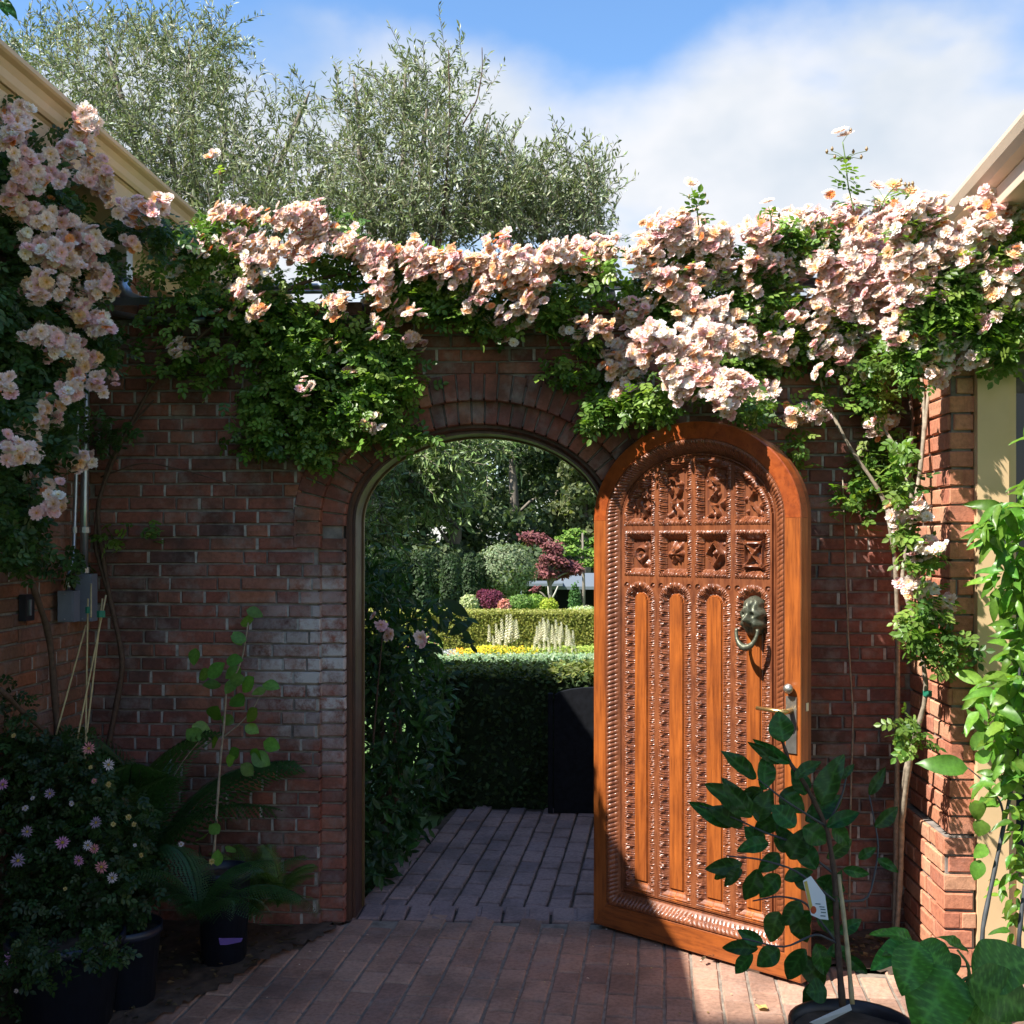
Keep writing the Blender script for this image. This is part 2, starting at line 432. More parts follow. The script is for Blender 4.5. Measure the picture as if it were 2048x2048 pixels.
bsW = (BrickSet(m_brick, .198, BH, .10), BrickSet(m_brick, .094, BH, .10))
bsL = (BrickSet(m_brickL, .198, BH, .10), BrickSet(m_brickL, .094, BH, .10))
bsR = (BrickSet(m_brickR, .198, .0585, .10), BrickSet(m_brickR, .094, .0585, .10))

# ---------------------------------------------------------------- arch line
AXC, AH, SPR, RISE = -.3935, .5435, 1.728, .385
def archpath(off, nseg=40, z0=0.0):
    pts = [(AXC - AH - off, z0), (AXC - AH - off, SPR)]
    for i in range(1, nseg):
        a = math.pi - math.pi * i / nseg
        x, z = AH * math.cos(a), RISE * math.sin(a)
        nx, nz = math.cos(a) / AH, math.sin(a) / RISE; l = math.hypot(nx, nz)
        pts.append((AXC + x + off * nx / l, SPR + z + off * nz / l))
    pts += [(AXC + AH + off, SPR), (AXC + AH + off, z0)]
    return pts
def sweep_arch(g, prof, nseg=40, z0=0.0, c=(1, 1, 1)):
    """prof: closed list of (offset outward from the arch line, y)"""
    rings = [archpath(o, nseg, z0) for o, _ in prof]; n = len(rings[0]); k = len(prof)
    V = [(rings[j][i][0], prof[j][1], rings[j][i][1]) for i in range(n) for j in range(k)]
    Fc = [(i*k+j, i*k+(j+1) % k, (i+1)*k+(j+1) % k, (i+1)*k+j) for i in range(n-1) for j in range(k)]
    Fc += [tuple(range(k)), tuple((n-1)*k+j for j in range(k))[::-1]]
    g.add(V, Fc, c)
def arch_slab(g, off, y0, y1, x0, x1, ztop):
    """wall body with the arched opening cut out"""
    P = archpath(off); n = len(P); V = []; Fc = []
    outer = []
    for (x, z) in P:
        if z <= SPR + 1e-6: outer.append((x0 if x < AXC else x1, z))
        else:
            outer.append((x, ztop))
    outer[1] = (x0, SPR); outer[-2] = (x1, SPR)
    for y in (y0, y1):
        for a, b in zip(P, outer): V += [(a[0], y, a[1]), (b[0], y, b[1])]
    m = 2 * n
    for i in range(n - 1):
        q = (2*i, 2*i+1, 2*i+3, 2*i+2)
        Fc += [q, tuple(m + k for k in q[::-1]), (2*i, 2*i+2, m+2*i+2, m+2*i)]
    # top corners
    c0 = len(V); V += [(x0, y0, ztop), (x0, y1, ztop), (x1, y0, ztop), (x1, y1, ztop)]
    Fc += [(3, c0, 5), (m+3, m+5, c0+1), (2*n-5, c0+2, 2*n-3), (m+2*n-5, m+2*n-3, c0+3)]
    Fc += [(1, 3, m+3, m+1), (3, c0, c0+1, m+3), (c0, c0+2, c0+3, c0+1), (2*n-3, 2*n-1, m+2*n-1, m+2*n-3), (c0+2, 2*n-3, m+2*n-3, c0+3)]
    g.add(V, Fc)
Y0, Y1, Y2, Y3 = 4.86, 4.905, 4.955, 5.17      # wall face, inner order face, frame face, garden face
OB, OA = .130, .034                            # offsets: outer-order edge, inner-order edge (frame behind it)
WT = 2.60
wall = empty('brick_garden_wall', (AXC - 1, 4.95, 0), 'tall weathered red brick garden wall with a double ring arch over its doorway', 'wall')
g = GB(); arch_slab(g, OB + .012, Y0 + .011, Y1 + .03, -2.10, 1.44, WT)
g.build('mortar_core', m_mortar, wall)
g = GB(); arch_slab(g, OA + .012, Y1 + .011, Y3, -2.098, 1.438, WT - .003)
g.build('inner_mortar_core', m_mortar, wall)
def opening(z, off):
    if z < SPR: return AXC - AH - off, AXC + AH + off
    P = archpath(off, 120); xs = [x for x, zz in P if zz >= z]
    return (min(xs), max(xs)) if xs else (None, None)
RW = .114
lay = Layer(); heads = GB()
def clipA(a, b, z):
    xa, xb = a - 2.07, b - 2.07
    if z > SPR - .12: l, r = opening(max(z, SPR - .12), OB + (RW if z > SPR + .0 else RW) - .012)
    else: l, r = opening(z, OB)
    if l is None: return [(a, b)]
    out = []
    if xa < l: out.append((a, min(b, l + 2.07)))
    if xb > r: out.append((max(a, r + 2.07), b))
    return out
def scoreA(c):
    x, y, z = c
    if .22 < x < .80 and z < 2.1: return 0.02
    if z > 2.38: return .1
    if x > .8: return .55
    return 1.0
course_wall(lay, bsW, (-2.07, Y0, 0), (1, 0, 0), (0, -1, 0), 3.485, (0, 45), clipA, score=scoreA, head=heads)
# coping course
# rings of voussoirs
def vouss(off0, off1, y, bw, phase0, zlow, sets):
    P = archpath((off0 + off1) / 2, 400); P = np.array(P)
    P0 = np.array(archpath(off0, 400)); P1 = np.array(archpath(off1, 400))
    seg = np.linalg.norm(np.diff(P[1:-1], axis=0), axis=1); cum = np.concatenate(([0], np.cumsum(seg)))
    tot = cum[-1]; low = (SPR - zlow); nb = int(round((tot + 2 * low) / bw)); step = (tot + 2 * low) / nb
    for k in range(nb):
        sA = -low + k * step + .0035; sB = -low + (k + 1) * step - .0035
        def at(s_, Q):
            if s_ < 0: q = Q[1].copy(); q[1] += s_; return q
            if s_ > tot: q = Q[-2].copy(); q[1] -= (s_ - tot); return q
            x = np.interp(s_, cum, Q[1:-1, 0]); z = np.interp(s_, cum, Q[1:-1, 1]); return np.array((x, z))
        a0, b0, b1, a1 = at(sA, P0), at(sB, P0), at(sB, P1), at(sA, P1)
        c = (a0 + b0 + a1 + b1) / 4
        yo = y + R.uniform(-.002, .0015); g_ = GB(); D = .12; ch = .004
        ins = lambda q: c + (q - c) * .94
        V = [(q[0], yo, q[1]) for q in map(ins, (a0, b0, b1, a1))] + [(q[0], yo + ch, q[1]) for q in (a0, b0, b1, a1)] + [(q[0], yo + D, q[1]) for q in (a0, b0, b1, a1)]
        Fc = [(0, 1, 2, 3)]
        for kk in (0, 4):
            for i in range(4): Fc.append((kk+i, kk+4+i, kk+4+(i+1) % 4, kk+(i+1) % 4))
        g_.add(V, Fc, (R.random(), .5, .5)); 
        hidden = c[0] > .18 and c[1] < 2.05
        g_.build('voussoir', m_brick, wall)
vouss(OB, OB + RW, Y0 - .004, .0585, 0, SPR - .115, None)
vouss(OA, OB + .02, Y1 - .003, .0575, 0, SPR - .02, None)
# inner-order jambs: one brick end per course
for sgn in (-1, 1):
    for i in range(0, int((SPR - .02) / CH)):
        xo = AXC + sgn * (AH + OA + (OB + .025 - OA) / 2); wd = (OB + .025 - OA)
        bs = bsW[1]
        M4 = mat4(np.array((wd / bs.L, 0, 0)), (0, 1, 0), (0, 0, 1), (xo, Y1 + R.uniform(-.003, .003), i * CH + CH / 2))
        lay.put(bs, M4, 1.3 if sgn < 0 else .02)
lay.finish(wall, m_brick, 235)
if heads.V:
    o = heads.build('pointing', m_headj, wall); o['kind'] = 'stuff'
# coping bricks laid flat along the top
g = GB()
x = -2.06
while x < 1.40:
    g.box((x, Y0 - .03, WT + .003), (x + .1, Y3 + .03, WT + .055 + R.uniform(-.003, .003)), (R.random(), .5, .5)); x += .108
o = g.build('coping', m_brick, wall); o['kind'] = 'stuff'

# door frame
fr = empty('arched_door_frame', (AXC, 4.95, 0), 'dark brown wooden frame lining the arched doorway', 'door frame')
g = GB(); sweep_arch(g, [(OA + .004, Y2), (OA + .004, Y3 - .03), (.0, Y3 - .03), (.0, Y2 + .028), (.012, Y2 + .028), (.012, Y2 + .008), (.022, Y2)])
g.build('casing', m_frame, fr, False)
g = GB(); sweep_arch(g, [(.0, Y3 - .03), (.0, Y3 - .004), (-.008, Y3 - .004), (-.008, Y3 - .03)])
g.build('bead', m_bead, fr, False)

# ---------------------------------------------------------------- door
DE = np.array((.764, -.645, 0)); DE /= np.linalg.norm(DE); DN = np.array((-DE[1] * -1 * -1, DE[0] * -1, 0)); DN = np.array((DE[1], -DE[0], 0))
if DN[1] > 0: DN = -DN
DH = np.array((.099, 4.92, 0)); DW = .982; DS = 1.733; DR = .388; DB = .014; DT = .078
def dmap(s_, z, h): 
    s_, z, h = np.broadcast_arrays(np.asarray(s_, float), np.asarray(z, float), np.asarray(h, float))
    return DH + s_[..., None] * DE + h[..., None] * DN + z[..., None] * np.array((0, 0, 1.))
door = empty('carved_arched_door', tuple(DH + DE * .49), 'open arched door of glowing orange carved wood with four tall narrow panels', 'door')
def dout(off, n=48):
    """door outline moved inwards by off: list of (s,z) from bottom left, up, over, down"""
    a, b = DW / 2, DR; P = [(off, DB), (off, DS)]
    for i in range(1, n):
        t_ = math.pi - math.pi * i / n; x, z = a * math.cos(t_), b * math.sin(t_)
        nx, nz = math.cos(t_) / a, math.sin(t_) / b; l = math.hypot(nx, nz)
        P.append((DW/2 + x - off * nx / l, DS + z - off * nz / l))
    return P + [(DW - off, DS), (DW - off, DB)]
SW = .068
Po, Pi_ = dout(0), dout(SW)
def board(name, idx0, idx1, mat, bot=None):
    g = GB(); A = Po[idx0:idx1+1]; B = Pi_[idx0:idx1+1]
    if bot: A, B = bot
    n = len(A); V = []
    for h in (0.0, -.0035, -.0505):
        for i in range(n):
            (s0, z0), (s1, z1) = A[i], B[i]
            if h == 0.0:
                l = math.hypot(s1 - s0, z1 - z0) + 1e-9; e = .003 / l
                s0, z0, s1, z1 = s0 + (s1 - s0) * e, z0 + (z1 - z0) * e, s1 - (s1 - s0) * e, z1 - (z1 - z0) * e
            V += [dmap(s0, z0, h), dmap(s1, z1, h)]
    Fc = []; m = 2 * n
    for i in range(n - 1):
        a, b, c, d = 2*i, 2*i+1, 2*i+3, 2*i+2
        Fc.append((a, d, c, b))
        for k in (0, m): Fc += [(k+a, k+m+a, k+m+d, k+d), (k+b, k+c, k+m+c, k+m+b)]
    for i in (0, n - 1):
        for k in (0, m): Fc.append((k+2*i, k+2*i+1, k+m+2*i+1, k+m+2*i))
    g.add(np.array(V), Fc); return g.build(name, mat, door)
nP = len(Po); mid = nP // 2
railH = .098
board('stile', 0, 0, m_woodv, ([(0, DB), (0, DS - .0008)], [(SW, DB + railH), (SW, DS - .0008)]))
board('stile', 0, 0, m_woodv, ([(DW, DB), (DW, DS - .0008)], [(DW - SW, DB + railH), (DW - SW, DS - .0008)]))
board('arched_rail', 1, mid, m_wooda); board('arched_rail', mid, nP - 2, m_wooda)
board('bottom_rail', 0, 0, m_woodh, ([(.0006, DB), (DW - .0006, DB)], [(SW + .0004, DB + railH - .0008), (DW - SW - .0004, DB + railH - .0008)]))
# core slab with visible edge
g = GB(); n = nP; V = []
C0 = dout(.0012)
for h in (-.048, -DT):
    for (s0, z0) in C0: V.append(dmap(s0, z0 if z0 > DB else DB + .001, h))
ctr = [dmap(DW/2, 1.0, -.048), dmap(DW/2, 1.0, -DT)]
V += ctr; Fc = []
for i in range(n - 1):
    Fc += [(i, i+1, n+i+1, n+i), (2*n, i+1, i), (2*n+1, n+i, n+i+1)]
Fc += [(n-1, 0, n, 2*n-1), (2*n, 0, n-1), (2*n+1, 2*n-1, n)]
g.add(np.array(V), Fc); g.build('back_slab', m_edge, door)
# carved face as relief
GS = .0032
ss = np.arange(SW - .004, DW - SW + .004, GS); zz = np.arange(DB + railH - .004, DS + DR, GS)
S_, Z_ = np.meshgrid(ss, zz)
def din(s_, z):
    x = s_ - DW/2; y = z - DS
    a, b = DW/2, DR
    rho = np.sqrt((x/a)**2 + (np.maximum(y, 1e-6)/b)**2) + 1e-9
    gr = np.sqrt((x/a**2)**2 + (np.maximum(y, 0)/b**2)**2) / rho + 1e-9
    dA = (1 - rho) / gr
    dS = np.minimum(s_, DW - s_)
    d = np.where(y > 0, np.minimum(dA, dS * 1.0), dS)
    return d
D_ = din(S_, Z_)
dbot = (Z_ - DB - railH) + SW
Dm = np.minimum(D_, dbot)
along = np.where(Z_ > DS, DS + np.arctan2(Z_ - DS + 1e-9, np.abs(S_ - DW/2)) * .52, np.where(dbot < D_, S_ * 1.0, Z_))
along = np.where((dbot < D_), S_, along)
H_ = np.zeros_like(S_); reg = np.full(S_.shape, -1)
B0, B1, B2 = SW, .122, .136
# border: convex gadroon then step down to the field
inb = (Dm >= B0 - .006) & (Dm < B2)
t_ = np.clip((Dm - B0) / (B1 - B0), 0, 1)
prof = .007 * np.sin(np.pi * np.minimum(t_ * 1.6, 1)) - .030 * t_ ** 1.6
ph = along / .0195 + .22 * np.sin(along * 31) + t_ * 1.1 * np.where(S_ > DW/2, 1, -1)
gad = np.abs(np.sin(np.pi * ph)) ** .55
h = prof - .0058 * (1 - gad) * np.sin(np.pi * np.clip(t_ * 1.1, 0, 1))
h = np.where(Dm > B1, -.034 - .003 * np.cos((Dm - B1) / (B2 - B1) * 2 * np.pi), h)
h = np.where(Dm < B0 + .003, -.003, h)
H_ = np.where(inb, h, H_); reg[inb] = 0
fld = Dm >= B2; H_ = np.where(fld, -.026, H_); reg[fld] = 1
cells = [(.146, .302), (.320, .481), (.500, .664), (.683, .838)]
def sm(x): x = np.clip(x, 0, 1); return x * x * (3 - 2 * x)
prn = np.random.default_rng(3)
def blobs(u, v, w_, h_, n_, r0=.006, r1=.014):
    o = np.zeros_like(u)
    for _ in range(n_):
        cx, cz = prn.uniform(-w_/2, w_/2), prn.uniform(-h_/2, h_/2); r = prn.uniform(r0, r1); e = prn.uniform(.5, 2)
        a = prn.uniform(0, 3.14); x = (u - cx) * math.cos(a) + (v - cz) * math.sin(a); y = -(u - cx) * math.sin(a) + (v - cz) * math.cos(a)
        o += prn.choice((1, 1, -.7)) * np.exp(-((x / r) ** 2 + (y / (r * e)) ** 2))
    return np.clip(o, -1, 1.6)
def leafband(al, ac):
    """al metres along, ac 0..1 across: overlapping acanthus tongues"""
    p = al / .0135 + .35 * np.sin(al * 61) + .25 * np.sin(al * 143 + 2); q = np.abs(np.sin(np.pi * (p + .5 * ac)))
    return (.75 * q ** .6 + .25 * np.sin(2 * np.pi * al / .0085 + 5 * ac)) * np.sin(np.pi * np.clip(ac, 0, 1)) ** .6
def square_panel(rid, s0, s1, z0, z1, motif, top=None):
    global H_, reg
    m = (S_ >= s0) & (S_ <= s1) & (Z_ >= z0) & (Z_ <= z1) & fld
    if top is not None: m &= (Dm >= top)
    e = np.minimum(np.minimum(S_ - s0, s1 - S_), np.minimum(Z_ - z0, z1 - Z_))
    if top is not None: e = np.minimum(e, Dm - top)
    horiz = np.minimum(Z_ - z0, z1 - Z_) < np.minimum(S_ - s0, s1 - S_)
    al = np.where(horiz, S_, Z_)
    bw = .034; ac = np.clip(e / bw, 0, 1)
    hb = -.026 - .020 * sm((ac - .25) / .75) + .0095 * leafband(al, ac)
    u = S_ - (s0 + s1) / 2; v = Z_ - (z0 + z1) / 2 if top is None else Z_ - (z0 + .10)
    rr = np.hypot(u, v)
    inner = -.050 + 0 * u
    if motif == 'ring': mo = np.exp(-((rr - .026) / .007) ** 2) + np.exp(-(rr / .009) ** 2) + .5 * blobs(u, v, .07, .09, 14)
    elif motif == 'rosette': mo = (.6 + .4 * np.cos(6 * np.arctan2(v, u))) * np.exp(-((rr - .018) / .012) ** 2) * 1.3 + np.exp(-(rr / .008) ** 2) + .4 * blobs(u, v, .07, .09, 16)
    elif motif == 'diamond':
        dd = np.abs(u) * 1.1 + np.abs(v) * .8; mo = np.exp(-((dd - .038) / .006) ** 2) * 1.3 + np.exp(-(rr / .009) ** 2) + .4 * blobs(u, v, .08, .09, 10)
    elif motif == 'cross':
        mo = (np.exp(-((np.abs(u) - np.abs(v) * .8) / .006) ** 2) * 1.1 + np.exp(-((np.maximum(np.abs(u) / .038, np.abs(v) / .045) - 1) / .15) ** 2)); mo = mo + .3 * blobs(u, v, .07, .09, 8)
    else:
        vv = v - .02; mo = np.exp(-((u - .018 * np.sin(vv * 60)) / .008) ** 2) * 1.1 + .75 * blobs(u, vv - .02, .09, .24, 46, .005, .011)
    h = np.where(e < bw, hb, inner + .021 * np.clip(mo, -.3, 1.4))
    H_ = np.where(m, h, H_); reg[m] = rid
mot1 = ['scroll', 'scroll', 'scroll', 'scroll']; mot2 = ['ring', 'rosette', 'diamond', 'cross']
for i, (a, b) in enumerate(cells):
    square_panel(2 + i, a, b, 1.709, 3.0, mot1[i], top=B2 + .008)
    square_panel(6 + i, a, b, 1.500, 1.687, mot2[i])
for i, (a, b) in enumerate(cells):
    c = (a + b) / 2; hw = (b - a) / 2; zt = 1.478; z0 = .186
    zs_ = zt - hw
    # distance to the round-headed outline
    rr = np.hypot(S_ - c, Z_ - zs_); e = np.where(Z_ > zs_, hw - rr, hw - np.abs(S_ - c)); e = np.minimum(e, Z_ - z0)
    m = (e > 0) & fld & (Z_ < zt) & (Z_ > z0)
    cell = (S_ > a) & (S_ < b) & (Z_ > z0) & (Z_ < zt + .004) & fld
    al = np.where(Z_ > zs_, zs_ + np.arctan2(Z_ - zs_ + 1e-6, np.abs(S_ - c)) * .07, Z_)
    bw = .043; ac = np.clip(e / bw, 0, 1)
    zig = .5 + .5 * np.sin(2 * np.pi * al / .045 + np.where(S_ > c, 1.3, 0))
    hb = -.026 - .018 * sm((ac - .2) / .8) + .0085 * leafband(al, ac) * (.55 + .45 * zig) + .004 * np.exp(-((ac - .3 - .35 * zig) / .12) ** 2)
    h = np.where(e < bw, hb, np.where(e < bw + .006, -.041, -.034))
    spand = -.026 - .007 * (((np.hypot(np.abs(S_ - c) - hw * .86, Z_ - (zt - .016)) < .011)) * 1.0)
    spand = spand + .006 * np.exp(-((np.hypot(np.abs(S_ - c) - hw * .86, Z_ - (zt - .016))) / .005) ** 2)
    H_ = np.where(cell & (Z_ > zs_), spand, H_)
    H_ = np.where(m, h, H_); reg[cell] = 10 + i
Vd = dmap(S_, Z_, H_).reshape(-1, 3)
rows, cols = S_.shape
ii, jj = np.meshgrid(np.arange(rows - 1), np.arange(cols - 1), indexing='ij')
q = np.stack((ii * cols + jj, ii * cols + jj + 1, (ii + 1) * cols + jj + 1, (ii + 1) * cols + jj), -1).reshape(-1, 4)
okq = (Dm > SW - .004).reshape(-1)[q].all(1)
rq = reg.reshape(-1)[q[:, 0]]
names = {0: 'carved_border', 1: 'lattice'}
for rid in range(0, 14):
    sel = q[okq & (rq == rid)]
    if not len(sel): continue
    us, inv = np.unique(sel, return_inverse=True)
    g = GB(); g.add(Vd[us], inv.reshape(-1, 4)[:, ::-1] if False else inv.reshape(-1, 4))
    nm = names.get(rid, 'carved_panel' if rid < 10 else 'tall_panel')
    o = g.build(nm, m_carve if rid < 10 and rid != 1 else m_woodv if rid >= 10 else m_carve, door, False)
    if 2 <= rid < 6: o['label'] = 'carved scrollwork panel under the arched head'
    if 6 <= rid < 10: o['label'] = 'square panel carved with a ' + mot2[rid - 6]
# carved tongues beside the tall panels get the darker polish
for o in list(sc.objects):
    if o.name.startswith('tall_panel'):
        me = o.data; me.materials.append(m_carve)
        ov = np.array([v.co[:] for v in me.vertices]) + np.array(ORI[o.name])
        s_v = (ov - DH) @ DE; z_v = ov[:, 2]; c = (s_v.min() + s_v.max()) / 2; hw = (s_v.max() - s_v.min()) / 2
        zs_ = 1.478 - hw; e = np.where(z_v > zs_, hw - np.hypot(s_v - c, z_v - zs_), hw - np.abs(s_v - c))
        idx = np.zeros(len(me.polygons) * 4, np.int32); me.loops.foreach_get('vertex_index', idx)
        mi = (e[idx].reshape(-1, 4).mean(1) < .045).astype(np.int32); me.polygons.foreach_set('material_index', mi)
# knocker
kn = np.array((.772, 1.325))
g = GB(); nu, nv = 26, 40; V = []
for j in range(nv + 1):
    for i in range(nu + 1):
        u = (i / nu - .5) * 2; v = (j / nv - .5) * 2
        wd = .052 * (1 - .25 * max(0, v)) * (1 + .10 * math.sin(v * 11)) * math.sqrt(max(0, 1 - abs(v) ** 3.2))
        r2 = u * u; dome = .068 * math.sqrt(max(0, (1 - r2) * (1 - min(1, v * v))))
        x = u * wd; zq = v * .078 + .035
        am = math.exp(-((v + .25) / .3) ** 2)
        dt = .0025 * math.sin(u * 17 + v * 3) * math.sin(v * 11) + .004 * am * math.cos(u * 6)
        for (ex, ez, er, eh) in ((-.34, .08, .12, -.020), (.34, .08, .12, -.020), (0, -.18, .22, .022), (0, -.5, .26, -.010), (-.5, -.35, .2, .008), (.5, -.35, .2, .008), (0, .55, .3, .010), (-.4, .45, .15, -.006), (.4, .45, .15, -.006), (0, .15, .1, -.006)):
            dt += eh * math.exp(-(((u - ex) ** 2 + (v - ez) ** 2) / er ** 2))
        V.append(dmap(kn[0] + x, kn[1] + zq, -.030 + dome + dt * (1 - r2 * r2)))
g.add(np.array(V), [(j*(nu+1)+i, j*(nu+1)+i+1, (j+1)*(nu+1)+i+1, (j+1)*(nu+1)+i) for j in range(nv) for i in range(nu)])
kp = g.build('knocker', m_bronze, door, True); kp['label'] = 'greenish bronze lion mask knocker'
g = GB(); P = []
for i in range(25):
    a = math.pi + math.pi * i / 24
    P.append(dmap(kn[0] + .047 * math.cos(a) * (1 if i not in (0, 24) else .93), kn[1] - .012 + .070 * math.sin(a) * (1.0) , .030 + .014 * math.sin(-a)))
rr_ = [.007 + .007 * max(0, math.sin(math.pi * i / 24)) ** 3 for i in range(25)]
g.tube(P, rr_, 8); g.build('ring', m_bronze, kp, True)
# latch furniture
def dbox(g, s0, s1, z0, z1, h0, h1):
    V = [dmap(s_, z_, h_) for h_ in (h0, h1) for (s_, z_) in ((s0, z0), (s1, z0), (s1, z1), (s0, z1))]
    g.add(V, [(0, 1, 2, 3), (7, 6, 5, 4), (0, 4, 5, 1), (1, 5, 6, 2), (2, 6, 7, 3), (3, 7, 4, 0)])
g = GB(); dbox(g, .922, .966, .86, 1.07, .0005, .006); g.build('latch_plate', m_steel, door)
g = GB(); P = [dmap(.945, 1.018, .006), dmap(.945, 1.018, .05), dmap(.935, 1.018, .060), dmap(.90, 1.02, .062), dmap(.83, 1.022, .058)]
g.tube(P, [.011, .010, .0105, .009, .0075], 10); g.build('lever_handle', m_brass, door, True)
g = GB(); V = []; P = []; r_ = []
for i in range(9): a = math.pi * i / 8; P.append(dmap(.941, 1.10, .003 + .022 * (1 - math.cos(a)) / 2 * 1.6)); r_.append(.019 * math.sin(max(.25, min(a, math.pi - .05))))
g.tube(P, r_, 14); g.build('turn_knob', m_steel, door, True)
def ebox(g, h0, h1, z0, z1, s0, s1): dbox(g, s0, s1, z0, z1, h0, h1)
g = GB(); ebox(g, -.052, -.036, 1.015, 1.045, DW + .0002, DW + .003); g.build('strike', m_ivory, door)
g = GB(); dbox(g, .735, .80, -.0005, .02, -.03, -.012); g.build('floor_bolt', m_steel, door)

# ---------------------------------------------------------------- left building
lb = empty('left_brick_building', (-2.3, 3, 0), 'brick building in shade on the left with a tan moulded eave', 'building')
LX = -2.07
g = GB(); g.box((-5.0, -1.5, -.05), (LX - .011, 7.2, 2.985)); g.build('wall_core', m_mortar, lb)
lay = Layer(); heads = GB()
def scoreL(c): 
    return 1.0 if (c[1] < 4.72 or c[2] > 2.6) else 0.0
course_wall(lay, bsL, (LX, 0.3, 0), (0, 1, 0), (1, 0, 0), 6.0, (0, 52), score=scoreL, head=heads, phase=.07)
lay.finish(lb, m_brickL, 300)
o = heads.build('pointing', m_headj, lb); o['kind'] = 'stuff'
def eave(name, parent, pts0, dirv, length, prof, mat, out):
    """prof list of (o,z) outward offsets; swept along dirv"""
    g = GB(); P0 = np.array(pts0, float); d = np.array(dirv, float); ov = np.array(out, float); k = len(prof)
    V = [P0 + d * t + ov * o + np.array((0, 0, z)) for t in (0, length) for (o, z) in prof]
    Fc = [(j, (j+1) % k, k + (j+1) % k, k + j) for j in range(k)] + [tuple(range(k))[::-1], tuple(k + j for j in range(k))]
    g.add(V, Fc); return g.build(name, mat, parent)
d = (0, 1, 0)
eave('soffit', lb, (-2.04, -1.5, 0), d, 8.7, [(-.05, 2.99), (.20, 2.99), (.20, 3.01), (-.05, 3.01)], m_cream, (1, 0, 0))
eave('bed_moulding', lb, (-2.04, -1.5, 0), d, 8.7, [(-.035, 2.90), (.01, 2.90), (.025, 2.945), (.05, 2.988), (-.035, 2.988)], m_cream, (1, 0, 0))
eave('fascia', lb, (-2.04, -1.5, 0), d, 8.7, [(.202, 2.985), (.225, 2.985), (.225, 3.09), (.235, 3.098), (.202, 3.10)], m_cream, (1, 0, 0))
eave('gutter', lb, (-2.04, -1.5, 0), d, 8.7, [(.20, 3.102), (.242, 3.102), (.25, 3.115), (.255, 3.14), (.268, 3.16), (.285, 3.168), (.292, 3.175), (.292, 3.19), (.20, 3.19)], m_cream, (1, 0, 0))
g = GB(); g.add([(-1.85, -1.5, 3.192), (-1.85, 7.2, 3.192), (-4.9, 7.2, 4.6), (-4.9, -1.5, 4.6), (-1.85, -1.5, 3.02), (-1.85, 7.2, 3.02), (-4.9, 7.2, 3.02), (-4.9, -1.5, 3.02)],
                [(0, 3, 2, 1), (4, 5, 6, 7), (0, 1, 5, 4), (1, 2, 6, 5), (2, 3, 7, 6), (3, 0, 4, 7)]); g.build('roof', m_roof, lb)
# downpipe and tray on the wall top
g = GB(); zc = 2.99
dp = empty('downpipe', (-1.965, 4.97, 2.7), 'square galvanised downpipe dropping from the left eave onto the wall top', 'downpipe')
g.box((-2.005, 4.93, 2.80), (-1.935, 5.0, 2.989)); g.build('pipe', m_zinc, dp)
g = GB()
P = [(-1.97, 4.965, 2.81), (-1.968, 4.962, 2.765), (-1.94, 4.955, 2.715), (-1.89, 4.945, 2.69), (-1.84, 4.94, 2.683)]
g.tube(P, .031, 8); g.build('elbow', m_zinc, dp, True)
tr = empty('drain_tray', (-1.75, 4.9, 2.66), 'flat metal drain tray lying on the wall top under the downpipe', 'tray')
g = GB(); g.box((-2.03, 4.86, 2.66), (-1.42, 5.1, 2.667)); g.box((-2.03, 4.86, 2.6675), (-1.42, 4.87, 2.695)); g.box((-2.03, 5.09, 2.6675), (-1.42, 5.1, 2.695)); g.build('pan', m_zinc, tr)
g = GB(); g.tube([(-1.95, 4.82, 2.62), (-1.8, 4.81, 2.59), (-1.62, 4.81, 2.58), (-1.55, 4.82, 2.585)], .013, 8); g.build('hose', m_zinc, tr, True)

# rail along the wall top
rl = empty('wall_top_rail', (0, 4.8, 2.6), 'thin galvanised pipe rail running along the top of the garden wall', 'rail')
g = GB(); g.tube([(-1.4, 4.88, 2.735), (1.40, 4.88, 2.735)], .016, 8); g.build('rail', m_zinc, rl, True)
g = GB(); g.tube([(-1.4, 4.82, 2.70), (1.40, 4.82, 2.70)], .008, 8); g.build('wire', m_zinc, rl, True)
for x in (-1.3, -.5, .28, .95):
    g = GB(); g.box((x - .012, 4.868, 2.662), (x + .012, 4.892, 2.72)); g.box((x - .03, 4.81, 2.6595), (x + .03, 4.92, 2.6615)); g.build('post', m_zinc, rl)

# conduits and boxes in the left corner
def conduit(name, label, pxs, X, r, mat=m_zinc):
    c = empty(name, tuple(onX(*pxs[-1], X)), label, 'conduit', None)
    P = [onX(a, b, X) for a, b in pxs]; g = GB(); g.tube(P, r, 10); g.build('pipe', mat, c, True)
    return c, P
def cond_pts(pts, Y):
    out = []
    for a, b in pts:
        d_ = ray(a, b); out.append(onY(a, b, min(Y, -2.030 * d_[1] / d_[0])))
    return out
def mkconduit(label, pts, Y, r, clips):
    P = np.array(cond_pts(pts, Y)); c = empty('electrical_conduit', tuple(P[-1]), label, 'conduit')
    g = GB(); g.tube(P, r, 10); g.build('pipe', m_zinc, c, True)
    for k in clips:
        p = cond_pts([k], Y)[0]; g = GB(); g.tube([p + (0, 0, -.012), p + (0, 0, .012)], r * 1.45, 10); g.build('coupling', m_zinc, c, False)
    return c
mkconduit('thin metal conduit bent at its foot, left of the thicker one', [(156, 640), (155, 850), (151, 1000), (147, 1110), (137, 1150), (135, 1185)], 4.80, .0085, [(136, 1168), (149, 1060)])
mkconduit('thick metal conduit, right of the thin bent one', [(172, 640), (171, 850), (169, 1000), (168, 1152)], 4.795, .0165, [(168, 1140), (169, 1060)])
